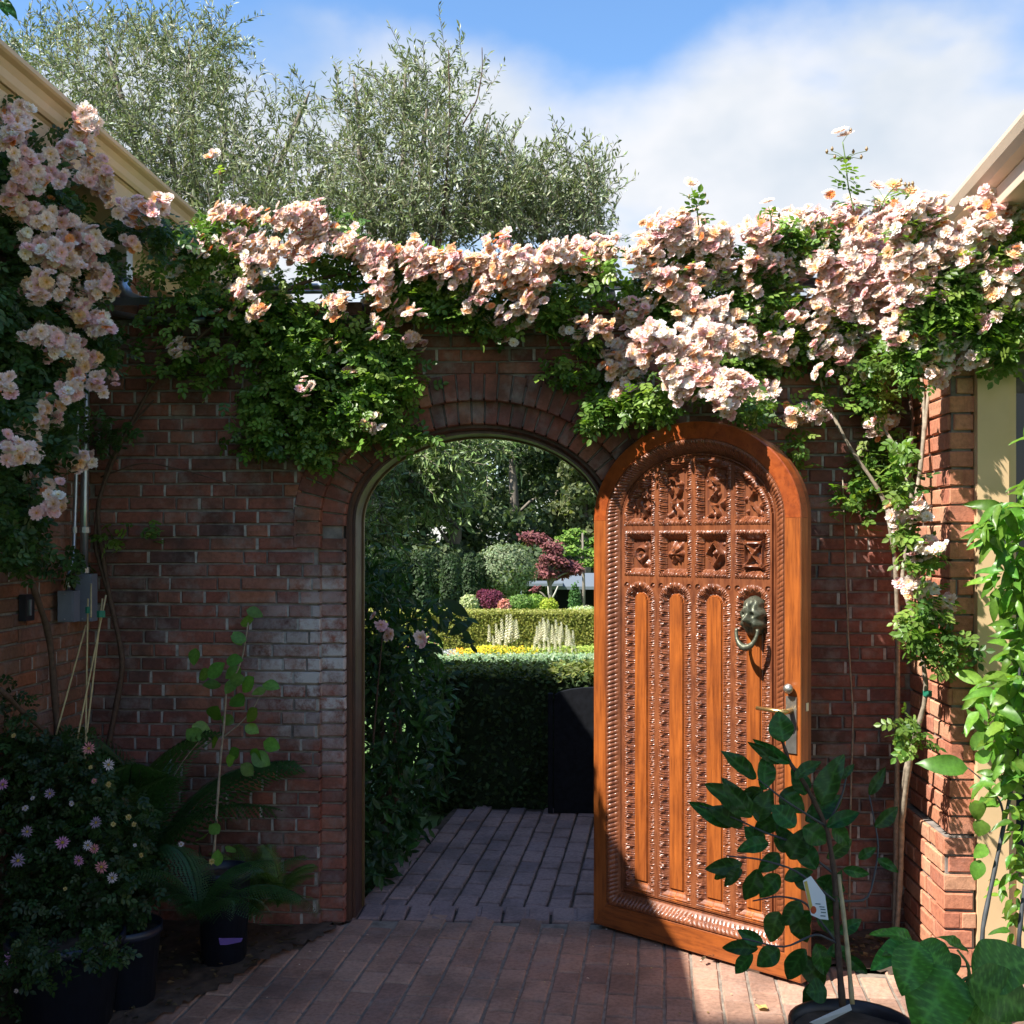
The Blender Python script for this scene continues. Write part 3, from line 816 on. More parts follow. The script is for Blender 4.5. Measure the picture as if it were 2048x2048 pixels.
def elbox(x0, x1, y0, y1, Y, label, lean):
    a, b = onY(x0, y1, Y), onY(x1, y0, Y)
    e = empty('electrical_box', tuple(a), label, 'electrical box')
    g = GB(); g.box((a[0], Y, a[2]), (b[0], Y + .06, b[2])); g.build('housing', m_box, e)
    g = GB(); g.box((a[0] + .004, Y - .006, a[2] + .004), (b[0] - .004, Y - .0005, b[2] - .004)); lid = g.build('cover', m_box, e)
    g = GB()
    for zz_ in (a[2] + .012, b[2] - .012): g.box(((a[0]+b[0])/2 - .003, Y - .009, zz_ - .003), ((a[0]+b[0])/2 + .003, Y - .0065, zz_ + .003))
    g.build('screws', m_zinc, lid)
elbox(115, 147, 1182, 1244, 4.50, 'small grey electrical box under the thin conduit', 0)
elbox(150, 183, 1148, 1243, 4.66, 'taller grey electrical box under the thick conduit', 0)
p = onX(45, 1215, LX)
ob = empty('outlet_box', tuple(p), 'small black outlet box fixed low on the left brick wall', 'outlet')
g = GB(); g.box((LX + .003, p[1] - .035, p[2] - .05), (LX + .03, p[1] + .035, p[2] + .05)); g.build('box', m_black, ob)
g = GB(); g.box((LX + .0305, p[1] - .006, p[2] - .03), (LX + .034, p[1] + .006, p[2] + .03)); g.build('slot', m_zinc, ob)

# ---------------------------------------------------------------- right building
RX, RY = 1.415, 4.374
rb = empty('right_brick_building', (2.3, 5.5, 0), 'sunlit orange brick building on the right with a pale eave and cream window trim', 'building')
g = GB(); g.box((RX + .011, RY + .011, -.05), (1.498, Y3 + 2, 2.72)); g.build('wall_core', m_mortar, rb)
g = GB(); g.box((1.499, RY + .25, -.05), (4.5, Y3 + 2, 2.715)); g.build('wall_backing', m_mortar, rb)
lay = Layer(); PL = 8; CR = .0685
def sR(c): return 1.0
course_wall(lay, bsR, (RX, RY + .0, 0), (0, 1, 0), (-1, 0, 0), Y0 - RY + .02, (PL, 39), ch=CR, score=sR, rnd_out=.004)
course_wall(lay, bsR, (RX, RY, 0), (1, 0, 0), (0, -1, 0), .088, (PL, 39), ch=CR, score=sR, rnd_out=.004)
course_wall(lay, bsR, (RX - .03, RY - .03, 0), (0, 1, 0), (-1, 0, 0), Y0 - RY + .05, (0, PL), ch=CR, score=sR, rnd_out=.004)
course_wall(lay, bsR, (RX - .03, RY - .03, 0), (1, 0, 0), (0, -1, 0), .117, (0, PL), ch=CR, score=sR, rnd_out=.004)
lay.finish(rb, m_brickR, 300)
g = GB(); g.box((RX - .02, RY - .02, -.02), (1.498, Y0 + .02, PL * CR - .003)); g.build('plinth_core', m_mortar, rb)
# window with casing
wn = GB(); wn.box((1.506, RY - .035, 0.02), (1.62, RY + .08, 2.36)); wcas = wn.build('window_casing', m_creamW, rb)
g = GB(); g.box((1.621, RY - .01, .02), (1.655, RY + .10, 2.31)); g.build('sash_edge', m_creamW, wcas)
g = GB(); g.box((1.49, RY - .05, 2.362), (3.2, RY + .08, 2.48)); g.build('window_head', m_creamW, rb)
g = GB(); g.box((1.656, RY + .03, .4), (3.0, RY + .04, 2.2)); g.build('window_pane', m_glass, rb)
g = GB(); g.box((1.656, RY - .02, 0.02), (3.2, RY + .09, .395)); g.build('panel_under_window', m_creamW, rb)
g = GB(); g.box((1.499, RY + .02, 2.485), (3.2, RY + .24, 2.715)); g.build('frieze_wall', m_creamW, rb)
ed = unit(np.array((.0816, .9967, 0))); eo = np.array((-ed[1], ed[0], 0))
EP = np.array((1.529, 5.01, 0)) - ed * 4.2; 
# eave profile: o measured outwards from the fascia's foot, lip at o=0
def ev(nm, prof): eave(nm, rb, EP, ed, 6.0, prof, m_creamR, eo)
ev('gutter', [(-.0, 3.0), (.0, 2.985), (-.012, 2.955), (-.030, 2.93), (-.06, 2.915), (-.10, 2.915), (-.10, 3.0)])
ev('fascia', [(-.062, 2.912), (-.066, 2.85), (-.10, 2.85), (-.10, 2.912)])
ev('soffit', [(-.0665, 2.848), (-.42, 2.848), (-.42, 2.868), (-.0665, 2.868)])
ev('frieze', [(-.30, 2.845), (-.30, 2.77), (-.315, 2.73), (-.36, 2.73), (-.36, 2.845)])
g = GB(); q0, q1 = EP + eo * -.03, EP + ed * 6 + eo * -.03; q2, q3 = q1 - eo * 3.2, q0 - eo * 3.2
g.add([(*q0[:2], 3.002), (*q1[:2], 3.002), (*q2[:2], 4.4), (*q3[:2], 4.4), (*q0[:2], 2.93), (*q1[:2], 2.93), (*q2[:2], 2.93), (*q3[:2], 2.93)],
      [(0, 1, 2, 3), (7, 6, 5, 4), (0, 4, 5, 1), (1, 5, 6, 2), (2, 6, 7, 3), (3, 7, 4, 0)]); g.build('roof', m_roof, rb)

# unseen block added behind the camera to throw the shade on the near paving
hb = empty('shade_block', (0, -3, 0), 'unseen brick block added to shade the near paving', 'shade block')
g = GB(); g.box((-13, -6, 0), (-5.2, -1.6, 12.9)); g.build('wall', m_brickL, hb)

# ---------------------------------------------------------------- ground, paving
def zg(y, x=0):
    a = float(np.interp(y, [0, 8.4, 11, 22, 40, 120], [0, 0, -.6, -.6, -2.3, -2.3])); return a
g = GB(); xs = [-400, -60, -20, -8, -4, -2, 0, 2, 4, 8, 20, 60, 400]; ys = [-60, -8, 0, 4, 8.4, 9, 10, 11, 16, 22, 26, 31, 36, 40, 60, 120, 500]
V = [(x, y, zg(y) - .075) for y in ys for x in xs]; nx = len(xs)
g.add(V, [(j*nx+i, j*nx+i+1, (j+1)*nx+i+1, (j+1)*nx+i) for j in range(len(ys)-1) for i in range(nx-1)])
tag(g.build('ground', m_grass), kind='structure')
def poly_slab(g, pts, z0, z1):
    n = len(pts); V = [(x, y, z1) for x, y in pts] + [(x, y, z0) for x, y in pts]
    g.add(V, [tuple(range(n)), tuple(range(n, 2*n))[::-1]] + [(i, n+i, n+(i+1) % n, (i+1) % n) for i in range(n)])
court = [(-1.62, 2.2), (2.6, 2.2), (2.6, 4.36), (1.40, 4.42), (.95, 4.48), (.30, 4.96), (-.93, 4.96), (-1.03, 4.84), (-1.25, 4.45), (-1.42, 4.1), (-1.62, 3.6)]
g = GB(); poly_slab(g, court, -.07, -.0055); pc = g.build('courtyard_paving', m_sand); tag(pc, kind='structure')
bsP = (BrickSet(m_paver, .189, .095, .045, 8, .005, .0016),)
bsG = (BrickSet(m_paverg, .187, .095, .045, 8, .006, .002),)
def inside(p, poly):
    x, y = p; c = False; n = len(poly)
    for i in range(n):
        x1, y1 = poly[i]; x2, y2 = poly[(i+1) % n]
        if (y1 > y) != (y2 > y) and x < (x2 - x1) * (y - y1) / (y2 - y1) + x1: c = not c
    return c
def pave(parent, bs, poly, mat, ang, cap, xr, yr, wid=.104, jl=.206, jz=.0012, zoff=0, shr=1.0):
    lay = Layer(); e1 = np.array((math.sin(ang), math.cos(ang), 0)); e2 = np.array((math.cos(ang), -math.sin(ang), 0))
    c0 = np.array((0, 4.5, 0))
    for i in range(int(xr[0] / wid), int(xr[1] / wid)):
        off = (i % 2) * jl / 2 + R.uniform(-.006, .006)
        for j in range(int(yr[0] / jl), int(yr[1] / jl)):
            p = c0 + e2 * (i * wid) + e1 * (j * jl + off)
            if not inside(p[:2], poly): continue
            a = R.uniform(-.008, .008); u = e1 * math.cos(a) + e2 * math.sin(a); v = np.cross((0, 0, 1.), u)
            tl = R.uniform(-.004, .004)
            M4 = mat4(u * shr, np.array((0, 0, -1.)) + e2 * tl, -v, (p[0], p[1], zoff + R.uniform(-jz, jz)))
            lay.put(bs[0], M4, 1.0)
    lay.finish(parent, mat, cap)
pave(pc, bsP, court, m_paver, rad(4.7), 300, (-3, 3.2), (-2.5, 1.2), jl=.198)
gpath = [(-.92, 5.09), (.52, 5.09), (.62, 5.6), (1.3, 7.12), (-.72, 7.12), (-.85, 6.2), (-.93, 5.5)]
g = GB(); poly_slab(g, [(-.99, 4.9601), (.52, 4.9601)] + gpath[2:], -.07, -.018); pg = g.build('garden_path', m_soil); tag(pg, kind='structure')
pave(pg, bsG, gpath, m_paverg, rad(4.7), 300, (-2, 2.2), (.3, 3.6), wid=.107, jl=.200, zoff=-.004, jz=.003, shr=.975)
tl = Layer()
for i in range(-8, 5):
    tl.put(bsG[0], mat4((0, 1, 0), (0, 0, -1), (1, 0, 0), (AXC + .0 + i * .106 + .15, 5.075, .001 + R.uniform(-.001, .001))))
tl.finish(pg, m_paverg, 60)
# soil beds
def soil(name, poly, z, xr, yr, st=.03):
    g = GB(); xs = np.arange(xr[0], xr[1], st); ys = np.arange(yr[0], yr[1], st); idx = {}; V = []; Fc = []
    for a, x in enumerate(xs):
        for b, y in enumerate(ys):
            idx[a, b] = len(V); e = .0
            V.append((x + R.uniform(-.008, .008), y + R.uniform(-.008, .008), z + .012 * math.sin(x * 9) * math.cos(y * 7) + R.uniform(-.006, .008)))
    for a in range(len(xs) - 1):
        for b in range(len(ys) - 1):
            if inside((xs[a] + st/2, ys[b] + st/2), poly): Fc.append((idx[a, b], idx[a+1, b], idx[a+1, b+1], idx[a, b+1]))
    g.add(V, Fc); o = g.build(name, m_soil, None, True); tag(o, kind='structure'); return o
lbed = [(-2.08, 2.4), (-1.52, 2.4), (-1.52, 3.6), (-1.33, 4.1), (-1.16, 4.45), (-.99, 4.80), (-1.03, 4.87), (-2.08, 4.87)]
soil('planting_bed', lbed, .012, (-2.10, -.95), (2.4, 4.90))
rbed = [(1.0, 4.46), (2.0, 4.42), (2.0, 4.2), (1.36, 4.2), (1.36, 4.73), (.5, 4.73), (.84, 4.42)]
soil('planting_bed', [(.30, 4.87), (.45, 4.80), (.88, 4.50), (1.38, 4.42), (1.38, 4.87)], .014, (.25, 1.42), (4.40, 4.9))
g = GB(); poly_slab(g, [(-2.1, 2.2), (-.95, 2.2), (-.95, 4.88), (-2.1, 4.88)], -.072, -.0135); tag(g.build('bed_soil', m_soil), kind='structure')
g = GB(); n = 900
P = np.stack((rng.uniform(-2.0, -1.05, n), rng.uniform(2.5, 4.7, n), np.full(n, .03)), 1); P = P[[inside(p[:2], lbed) for p in P]]
P2 = np.stack((rng.uniform(.5, 1.34, 300), rng.uniform(4.5, 4.84, 300), np.full(300, .028)), 1); P = np.concatenate((P, P2))
tvl = [(0, 0, 0), (.35, .4, .1), (0, 1, 0), (-.35, .4, .1)]
g.scatter(tvl, [(0, 1, 2), (0, 2, 3)], P, frames(rvec(len(P)) * (1, 1, .2), np.array((0, 0, 1.)) + .5 * rvec(len(P))), rng.uniform(.012, .04, len(P)), mixcol([(.12, .08, .04), (.20, .14, .07), (.06, .05, .03)], len(P)))
lt = g.build('leaf_litter', lf_far); tag(lt, kind='stuff')
n = 150
P = np.stack((rng.uniform(-1.3, 1.3, n), rng.uniform(3.6, 4.9, n), np.full(n, .0045)), 1); P = P[[inside(p[:2], court) and (p[1] > 4.5 or R.random() < .25) for p in P]]; g = GB()
g.scatter(tvl, [(0, 1, 2), (0, 2, 3)], P, frames(rvec(len(P)) * (1, 1, .05), np.array((0, 0, 1.)) + .15 * rvec(len(P))), rng.uniform(.008, .016, len(P)), mixcol([(.8, .66, .6), (.75, .55, .45), (.3, .22, .1), (.5, .42, .2)], len(P)))
tag(g.build('fallen_petals', lf_far), kind='stuff')
p = onZ(1525, 2017, .006)
g = GB(); g.xf([(0, -.02, .002), (.016, -.008, .01), (.018, .012, .004), (0, .026, .012), (-.016, .01, .003), (-.015, -.01, .012), (0, 0, .004)], [(0, 1, 6), (1, 2, 6), (2, 3, 6), (3, 4, 6), (4, 5, 6), (5, 0, 6)], Matrix.Translation(p) @ Matrix.Rotation(1.2, 4, 'Z'), (.55, .42, .16))
tag(g.build('fallen_leaf', lf_far), 'curled yellow dry leaf lying on the brick paving before the door', 'leaf')

# ================================================================ plants
K = 2048 / 1932.0        # the pixel lists below were read off a 1932 px wide view
# --- rose leaflet sprays
def leaflet():
    V = [(0, 0, 0), (.28, .3, .05), (.30, .62, .05), (0, 1, -.04), (-.30, .62, .05), (-.28, .3, .05)]
    return V, [(0, 1, 2, 3), (0, 3, 4, 5)]
def spray_template():
    V, Fc = [], []; lv, lf = leaflet()
    for (y, a) in ((.22, 62), (.22, -62), (.52, 52), (.52, -52), (.78, 0)):
        ca, sa = math.cos(rad(a)), math.sin(rad(a)); b = len(V); sc_ = .46 if a else .5
        for (x, yy, z) in lv: V.append((sc_ * (x * ca + yy * sa), y + sc_ * (-x * sa + yy * ca), sc_ * z + .03 - .1 * (y - .4) ** 2 - .08 * abs(yy * sa)))
        Fc += [tuple(b + i for i in f) for f in lf]
    b = len(V); V += [(-.012, 0, 0), (.012, 0, 0), (0, .8, .0)]; Fc.append((b, b+1, b+2))
    return V, Fc
SPV, SPF = spray_template()
def foliage(name, parent, mat, P, size, cols, tv=SPV, tf=SPF, up=(0, -.55, .8), upk=.75, droop=.3, tilt=.8, amt=.25, origin=None):
    n = len(P); D = rvec(n); D[:, 2] = D[:, 2] * .6 - droop; D[:, 1] -= .25
    Nn = unit(np.array(up)[None] + upk * rvec(n))
    g = GB(); g.scatter(tv, tf, np.asarray(P), frames(unit(D), Nn), rng.uniform(*size, n), mixcol(cols, n, amt))
    o = g.build(name, mat, parent); o['kind'] = 'stuff'; return o
ROSELF = [(.11, .21, .03), (.15, .27, .04), (.065, .14, .025), (.21, .32, .06)]
def cl_points(clusters, yfun, dens=1.0):
    out = []
    for c in clusters:
        x, y, rx, ry, n = c[:5]; n = int(n * dens)
        a = rng.uniform(0, 2 * np.pi, n); r = np.sqrt(rng.uniform(0, 1, n)) ; r = r * (1 + .25 * rng.normal(size=n))
        for i in range(n):
            px, py = (x + rx * r[i] * math.cos(a[i])) * K, (y + ry * r[i] * math.sin(a[i])) * K
            out.append(yfun(px, py, c))
    return np.array(out)
# --- rose blossoms
def blossom(pal, nP=(9, 7, 5), seed=0):
    rn = random.Random(seed); g = GB(); ctr, mid_, tip = [np.array(c) for c in pal]
    for ring, (n, rad_, lift, cup) in enumerate(((nP[0], 1.0, .05, .16), (nP[1], .74, .14, .30), (nP[2], .46, .24, .42))):
        for k in range(n):
            a = 2 * math.pi * (k + .5 * ring + rn.uniform(-.2, .2)) / n; L_ = rad_ * rn.uniform(.86, 1.1); W_ = L_ * rn.uniform(.29, .40)
            ca, sa = math.cos(a), math.sin(a); V = []; C = []
            tw = rn.uniform(-.14, .14); jt = rn.uniform(.85, 1.05)
            for t, wf, zf in ((.08, .25, 0), (.62, 1.0, .7), (1.04, .55, 1.0)):
                for s_ in (-1, 0, 1):
                    r_ = L_ * (t if s_ or t < 1 else t * .93); x = W_ * wf * s_ * .95
                    z = lift + cup * L_ * zf * t + (.05 * L_ if s_ else -.02) + tw * x * t + rn.uniform(-.02, .02)
                    V.append((r_ * ca - x * sa, r_ * sa + x * ca, z))
                    f = min(1, max(0, (t * L_ - .1) / .8)); f2 = f ** .55
                    c = (ctr * (1 - min(1, f * 2.2)) + mid_ * min(1, f * 2.2)) * (1 - f2) + tip * f2
                    C.append(np.clip(c * jt, 0, .95))
            Fc = []
            for i in range(2):
                for j in range(2): Fc.append((i*3+j, i*3+j+1, i*3+j+4, i*3+j+3))
            g.add(V, Fc, np.array(C))
    V = [(.13 * math.cos(a), .13 * math.sin(a), .26) for a in np.arange(6) * math.pi / 3] + [(0, 0, .33)]
    g.add(V, [(i, (i+1) % 6, 6) for i in range(6)], (.62, .36, .04))
    return g
PALS = [((.84, .52, .20), (.97, .62, .50), (.985, .81, .76)),      # pale pink
        ((.84, .62, .26), (.97, .74, .58), (.985, .87, .80)),      # cream pink
        ((.76, .34, .18), (.92, .50, .47), (.96, .66, .68)),      # rose pink
        ((.88, .42, .07), (.95, .54, .26), (.97, .70, .46)),      # apricot
        ((.86, .72, .30), (.96, .90, .78), (.97, .95, .92)),      # near white
        ((.86, .26, .03), (.92, .32, .09), (.95, .42, .18))]      # orange
BL = [[blossom(p, seed=i * 7 + k, nP=((9, 7, 5), (10, 8, 5), (8, 6, 4))[k]) for k in range(3)] for i, p in enumerate(PALS)]
BLM = [[b.mesh('blossom', lf_petal, False) for b in row] for row in BL]
def blossoms(parent, P, wts, size=(.030, .042), face=(-.5, -.85, .75), spread=.75, cap=300, sizes=None):
    n = len(P); Nn = unit(np.array(face)[None] + spread * rvec(n)); D = unit(np.cross(Nn, rvec(n)))
    order = sorted(range(n), key=lambda i: P[i][1]); g = GB(); cnt = 0
    for i in order:
        k = int(rng.choice(len(PALS), p=wts)); v = R.randrange(3); s_ = R.uniform(*size) * (.72 if k == 5 else 1)
        z = Nn[i]; x = D[i]; y = np.cross(z, x)
        M4 = mat4(x * s_, y * s_, z * s_, P[i])
        if cnt < cap: inst('blossom', BLM[k][v], parent, M4); cnt += 1
        else:
            b = BL[k][v]; V = np.concatenate(b.V); C = np.concatenate(b.C); m = np.array(M4)
            base = g.n; g.V.append(V @ m[:3, :3].T + m[:3, 3]); g.C.append(C); g.n += len(V)
            for f in b.Fa: g.Fa.append(f + base)
    if g.V: o = g.build('blossom_mass', lf_petal, parent); o['kind'] = 'stuff'
def trusses(P, n_each=(4, 9), r=.045):
    # each point becomes a small rounded head of several blooms
    out = []
    for p in P:
        for _ in range(R.randint(*n_each)):
            u = rvec(1)[0]; out.append(p + u * r * R.uniform(.4, 1.0) * np.array((1.1, .6, 1.0)))
    return np.array(out)
def wall_y(lo, hi):
    def f(px, py, c):
        a, b = (c[5], c[6]) if len(c) > 5 else (lo, hi)
        Y = R.uniform(a, b)
        if px > 1790 and Y > 4.33 and a < 5: Y = R.uniform(4.18, 4.34)
        return onY(px, py, Y)
    return f
def cane(parent, pts, r, mat=None, name='cane', k=6):
    P = np.array(pts, float); n = len(P)
    t = np.linspace(0, n - 1, (n - 1) * 5 + 1); Q = np.stack([np.interp(t, range(n), P[:, i]) for i in range(3)], 1)
    for _ in range(2): Q[1:-1] = (Q[:-2] + 2 * Q[1:-1] + Q[2:]) / 4
    g = GB(); g.tube(Q, np.linspace(r[0], r[1], len(Q)) * (1 + .12 * np.sin(np.arange(len(Q)) * 1.9)), k); return g.build(name, mat or m_cane, parent, True)
def pxc(lst): return [onY(x * K, y * K, Y) for x, y, Y in lst]

# middle climbing rose -------------------------------------------------
rm = empty('climbing_rose', (-1.35, 4.55, 0), 'climbing rose with peach pink clusters spilling over the wall above the doorway', 'rose', 'climbing roses on the walls')
FM = [(300,500,40,40,47),(420,470,60,50,166),(350,505,55,60,150),(470,550,90,60,245),(520,620,90,60,403),(600,640,70,70,302),(560,720,70,70,273),(625,800,60,60,216,4.66,4.83),
      (700,650,55,45,234),(735,700,60,50,297),(690,745,60,50,216),(720,790,45,30,144,4.70,4.84),(800,555,100,36,342),(860,592,80,24,135),(1000,560,105,40,306),(930,620,50,16,63),
      (1045,595,44,34,99),(800,825,22,10,19,4.68,4.82),(745,822,50,22,81,4.68,4.83),(585,825,35,45,122,4.70,4.84),(500,760,55,75,180,4.66,4.84),(330,590,80,50,90,4.55,4.84),(290,670,80,40,35,4.6,4.84),(500,830,60,35,129,4.70,4.84),
      (640,500,60,40,234),(760,505,80,35,234),(900,520,90,30,234),(1100,505,50,40,162),(360,440,40,25,35),(430,420,50,18,31),(1110,640,30,25,49,4.66,4.83),(380,690,70,50,95,4.66,4.84),(1075,700,45,30,81,4.70,4.84),(660,430,20,30,36),(600,870,40,14,28,4.72,4.84),(240,1010,60,30,23,4.70,4.84)]
foliage('foliage', rm, lf_rose, cl_points(FM, wall_y(4.64, 4.84), .92), (.042, .072), ROSELF)
BM_ = [(450,410,38,16,13),(565,415,50,20,22),(600,442,30,22,12),(455,457,38,18,14),(550,472,42,22,18),(490,500,34,22,12),(465,540,20,28,9),(385,465,25,12,6),(432,597,12,10,1),(493,586,16,8,3),(640,570,18,24,7),(660,465,28,28,13),(690,475,22,22,8),
      (722,487,42,22,18),(790,490,48,24,24),(850,502,42,28,22),(900,505,46,28,22),(960,512,46,28,22),(1010,492,42,22,16),(1060,482,36,18,14),(1110,477,34,18,12),(1142,468,24,18,10),(1100,507,36,24,12),(1020,532,26,34,16),(942,540,32,24,13),(895,567,28,24,11),(985,572,26,26,11),(950,592,12,14,2),(965,632,10,8,1),(1000,600,18,12,4),(715,558,26,24,9),(775,587,22,12,4),(722,612,22,13,4),(782,636,14,14,2),(720,512,22,22,9),(675,695,14,12,2),(697,797,14,13,2),(573,738,12,10,1),(1112,618,26,11,6),(318,655,24,14,3,4.6,4.7),(350,668,8,8,1),(410,300,6,5,1),(640,655,8,8,1),(945,460,20,8,3),(330,515,12,8,1)]
blossoms(rm, trusses(cl_points(BM_, wall_y(4.54, 4.76), 1.1)), [.28, .30, .11, .17, .07, .07], (.016, .024))
for pts, r in (([(170,1580,4.79),(210,1380,4.79),(235,1250,4.79),(205,1120,4.79),(180,960,4.79),(215,860,4.79),(300,700,4.79),(420,600,4.7)], (.014, .006)),
               ([(205,1120,4.79),(175,1020,4.79),(200,880,4.79),(250,800,4.79),(290,755,4.79)], (.009, .004)),
               ([(190,900,4.79),(270,870,4.79),(360,890,4.79),(440,915,4.79)], (.004, .002)),
               ([(420,600,4.7),(600,520,4.7),(800,510,4.7),(1000,520,4.7),(1140,490,4.7)], (.008, .004))):
    cane(rm, pxc(pts), r, m_canedark)
# a few buds on thin shoots
def bud_shoot(parent, pts, buds, leaves=6, br=.0022):
    c = cane(parent, pts, (br * 1.4, br), m_green, 'shoot', 5); P = np.array(pts)
    g = GB()
    for (bx, by, bz) in buds:
        b = np.array((bx, by, bz)); j = P[np.argmin(np.linalg.norm(P - (b - (0, 0, .05)), axis=1))]
        g.tube([j, (j + b) / 2 + (0, 0, .006), b], [.0016, .0012, .0012], 4, (.14, .2, .05)); g.tube([b, b + (0, 0, .008), b + (0, 0, .018)], [.003, .0065, .0015], 6, (.35, .22, .08))
    g.build('buds', lf_rose, parent)['kind'] = 'stuff'
    n = leaves; t = rng.uniform(.05, .75, n) * (len(P) - 1); Q = np.stack([np.interp(t, range(len(P)), P[:, i]) for i in range(3)], 1)
    D = rvec(n); D[:, 2] = abs(D[:, 2]) * .3
    g = GB(); g.scatter(SPV, SPF, Q, frames(D, unit(np.array((0, -.4, .8)) + .5 * rvec(n))), rng.uniform(.05, .075, n), mixcol(ROSELF, n)); o = g.build('shoot_leaves', lf_rose, parent)
bud_shoot(rm, pxc([(402,380,4.7),(412,345,4.7),(410,308,4.7)]), [onY(415 * K, 330 * K, 4.4)], 3)

# right climbing rose --------------------------------------------------
rr = empty('climbing_rose', (1.28, 4.6, 0), 'vigorous climbing rose with pale pink heads on grey canes right of the open door', 'rose', 'climbing roses on the walls')
FR = [(1240,560,75,45,300),(1300,480,70,40,260),(1420,520,55,55,300),(1440,590,60,45,220,4.72,4.84),(1160,735,45,45,150),(1215,765,65,32,170,4.62,4.82),(1125,775,28,28,50,4.66,4.82),(1120,800,25,10,22,4.66,4.82),(1440,670,50,44,140,4.74,4.84),(1500,640,50,36,110,4.74,4.84),
      (1560,690,45,30,50,4.74,4.84),(1600,620,80,36,200,4.74,4.84),(1645,740,40,60,150,4.66,4.82),(1700,680,70,44,220,4.6,4.8),(1740,620,50,50,210),(1800,590,80,60,360,4.5,4.75),(1820,530,50,45,200,4.5,4.75),(1880,620,55,50,260,4.2,4.486),(1905,460,30,60,120,4.2,4.476),(1900,690,40,20,40,4.2,4.476),
      (1665,850,45,45,110),(1690,920,40,50,120),(1640,900,30,40,70),(1500,850,34,44,40,4.7,4.84),(1600,940,50,45,45,4.7,4.84),(1540,760,50,24,22,4.66,4.82),(1340,570,90,50,220),(1380,700,60,36,120,4.7,4.84),(1290,710,55,44,130,4.5,4.7),(1740,1050,34,26,60,4.5,4.75),(1752,1175,46,56,105,4.3,4.630),(1795,1235,40,40,75,4.25,4.579),(1725,1190,25,35,50,4.35,4.630),(1715,1385,30,46,36,4.45,4.733),(1690,1370,14,12,12,4.45,4.682),(1705,1010,18,20,30,4.45,4.682),
      (1620,470,80,40,200,4.8,5.05),(1500,450,70,35,170),(1700,430,60,30,120),(1130,500,25,30,40,4.5,4.75),(1410,770,50,28,90,4.45,4.733)]
foliage('foliage', rr, lf_rose, cl_points(FR, wall_y(4.76, 4.85), .95), (.042, .074), ROSELF)
BR_ = [(1350,520,40,24,8),(1230,520,30,24,6),(1440,500,40,30,9),(1660,520,60,40,14),(1760,540,44,30,10),(1590,500,60,40,16),(1265,440,58,28,20),(1330,455,48,28,20),(1280,540,34,32,16),(1200,597,24,22,9),(1210,485,26,18,7),(1430,437,24,22,9),(1520,435,56,28,26,4.8,5.05),(1500,480,48,32,20,4.8,5.0),(1480,520,45,28,12,4.78,4.9),(1600,425,56,32,24,4.8,5.05),(1690,415,48,28,20,4.36,4.5),(1740,395,28,14,8),(1640,480,45,38,18),(1700,480,56,34,24),(1780,472,56,36,24),(1830,500,38,36,16),
      (1872,405,42,36,17,4.2,4.445),(1905,380,20,26,8,4.15,4.425),(1905,520,34,46,18,4.15,4.425),(1850,460,30,25,8,4.2,4.445),(1560,580,46,38,18,4.72,4.82),(1620,560,46,42,20),(1680,600,54,46,26),(1720,560,44,28,12),(1550,640,28,28,9),(1610,690,16,16,2),(1330,600,46,28,14),(1380,610,44,36,18),(1330,650,54,36,18,4.42,4.5),(1400,650,34,24,9),(1455,657,36,24,12),(1240,650,38,28,12,4.38,4.5),(1170,700,26,42,14),(1300,712,46,42,20,4.36,4.46),(1385,728,26,24,7,4.3,4.4),(1360,760,16,20,5,4.3,4.36),(1435,747,22,13,5),(1515,780,36,13,7),(1645,735,18,28,7),(1660,800,22,14,4),
      (1820,674,26,20,2,4.3,4.486),(1755,675,32,22,7),(1760,705,22,12,3),(1705,640,30,24,9),(1700,970,18,10,3,4.4,4.579),(1728,965,14,8,3,4.4,4.579),(1750,1040,20,12,3,4.4,4.579),(1730,1110,15,12,3,4.3,4.486),(1772,1148,13,13,3,4.3,4.486),(1860,605,28,14,4,4.15,4.373),(1410,548,26,9,4),(1440,588,14,10,2),(1560,525,14,12,2),(1800,640,14,12,2,4.3,4.486),(1590,655,30,20,7),(1665,540,40,30,14),(1500,600,14,16,3),(1555,700,10,8,1),(1860,560,20,20,4,4.15,4.373),(1625,520,36,26,10),(1880,440,30,24,8,4.15,4.373)]
blossoms(rr, trusses(cl_points(BR_, wall_y(4.70, 4.81), 1.5), r=.048), [.32, .28, .12, .10, .15, .03], (.017, .027))
bud_shoot(rr, pxc([(1612,400,4.425),(1600,350,4.425),(1595,300,4.425),(1590,268,4.425)]), [onY(x * K, y * K, 4.5) for x, y in ((1560,290),(1570,285),(1610,290),(1635,285),(1575,300),(1605,250),(1625,300))], 15)
bud_shoot(rr, pxc([(1318,425,4.425),(1315,390,4.425),(1305,355,4.425)]), [onY(x * K, y * K, 4.5) for x, y in ((1300,375),(1330,372),(1335,385))], 6)
bud_shoot(rr, pxc([(1455,440,4.425),(1455,410,4.425),(1450,390,4.425)]), [onY(x * K, y * K, 4.5) for x, y in ((1462,398),(1470,410))], 3)
bud_shoot(rr, pxc([(1660,400,4.425),(1668,375,4.425),(1690,350,4.425)]), [onY(x * K, y * K, 4.5) for x, y in ((1650,350),(1700,345),(1715,352))], 5)
bud_shoot(rr, pxc([(1700,390,4.425),(1712,370,4.425),(1718,360,4.425)]), [onY(x * K, y * K, 4.5) for x, y in ((1722,350),(1708,352))], 3)
blossoms(rr, np.array([onY(x * K, y * K, 4.5) for x, y in ((1585,250),(1597,256),(1303,346),(1449,382),(1654,352),(1687,350),(1717,362),(1688,362),(1258,412),(1206,445))]), [.2, .3, 0, .5, 0, 0], (.028, .036), (0, -.6, .9), .4)
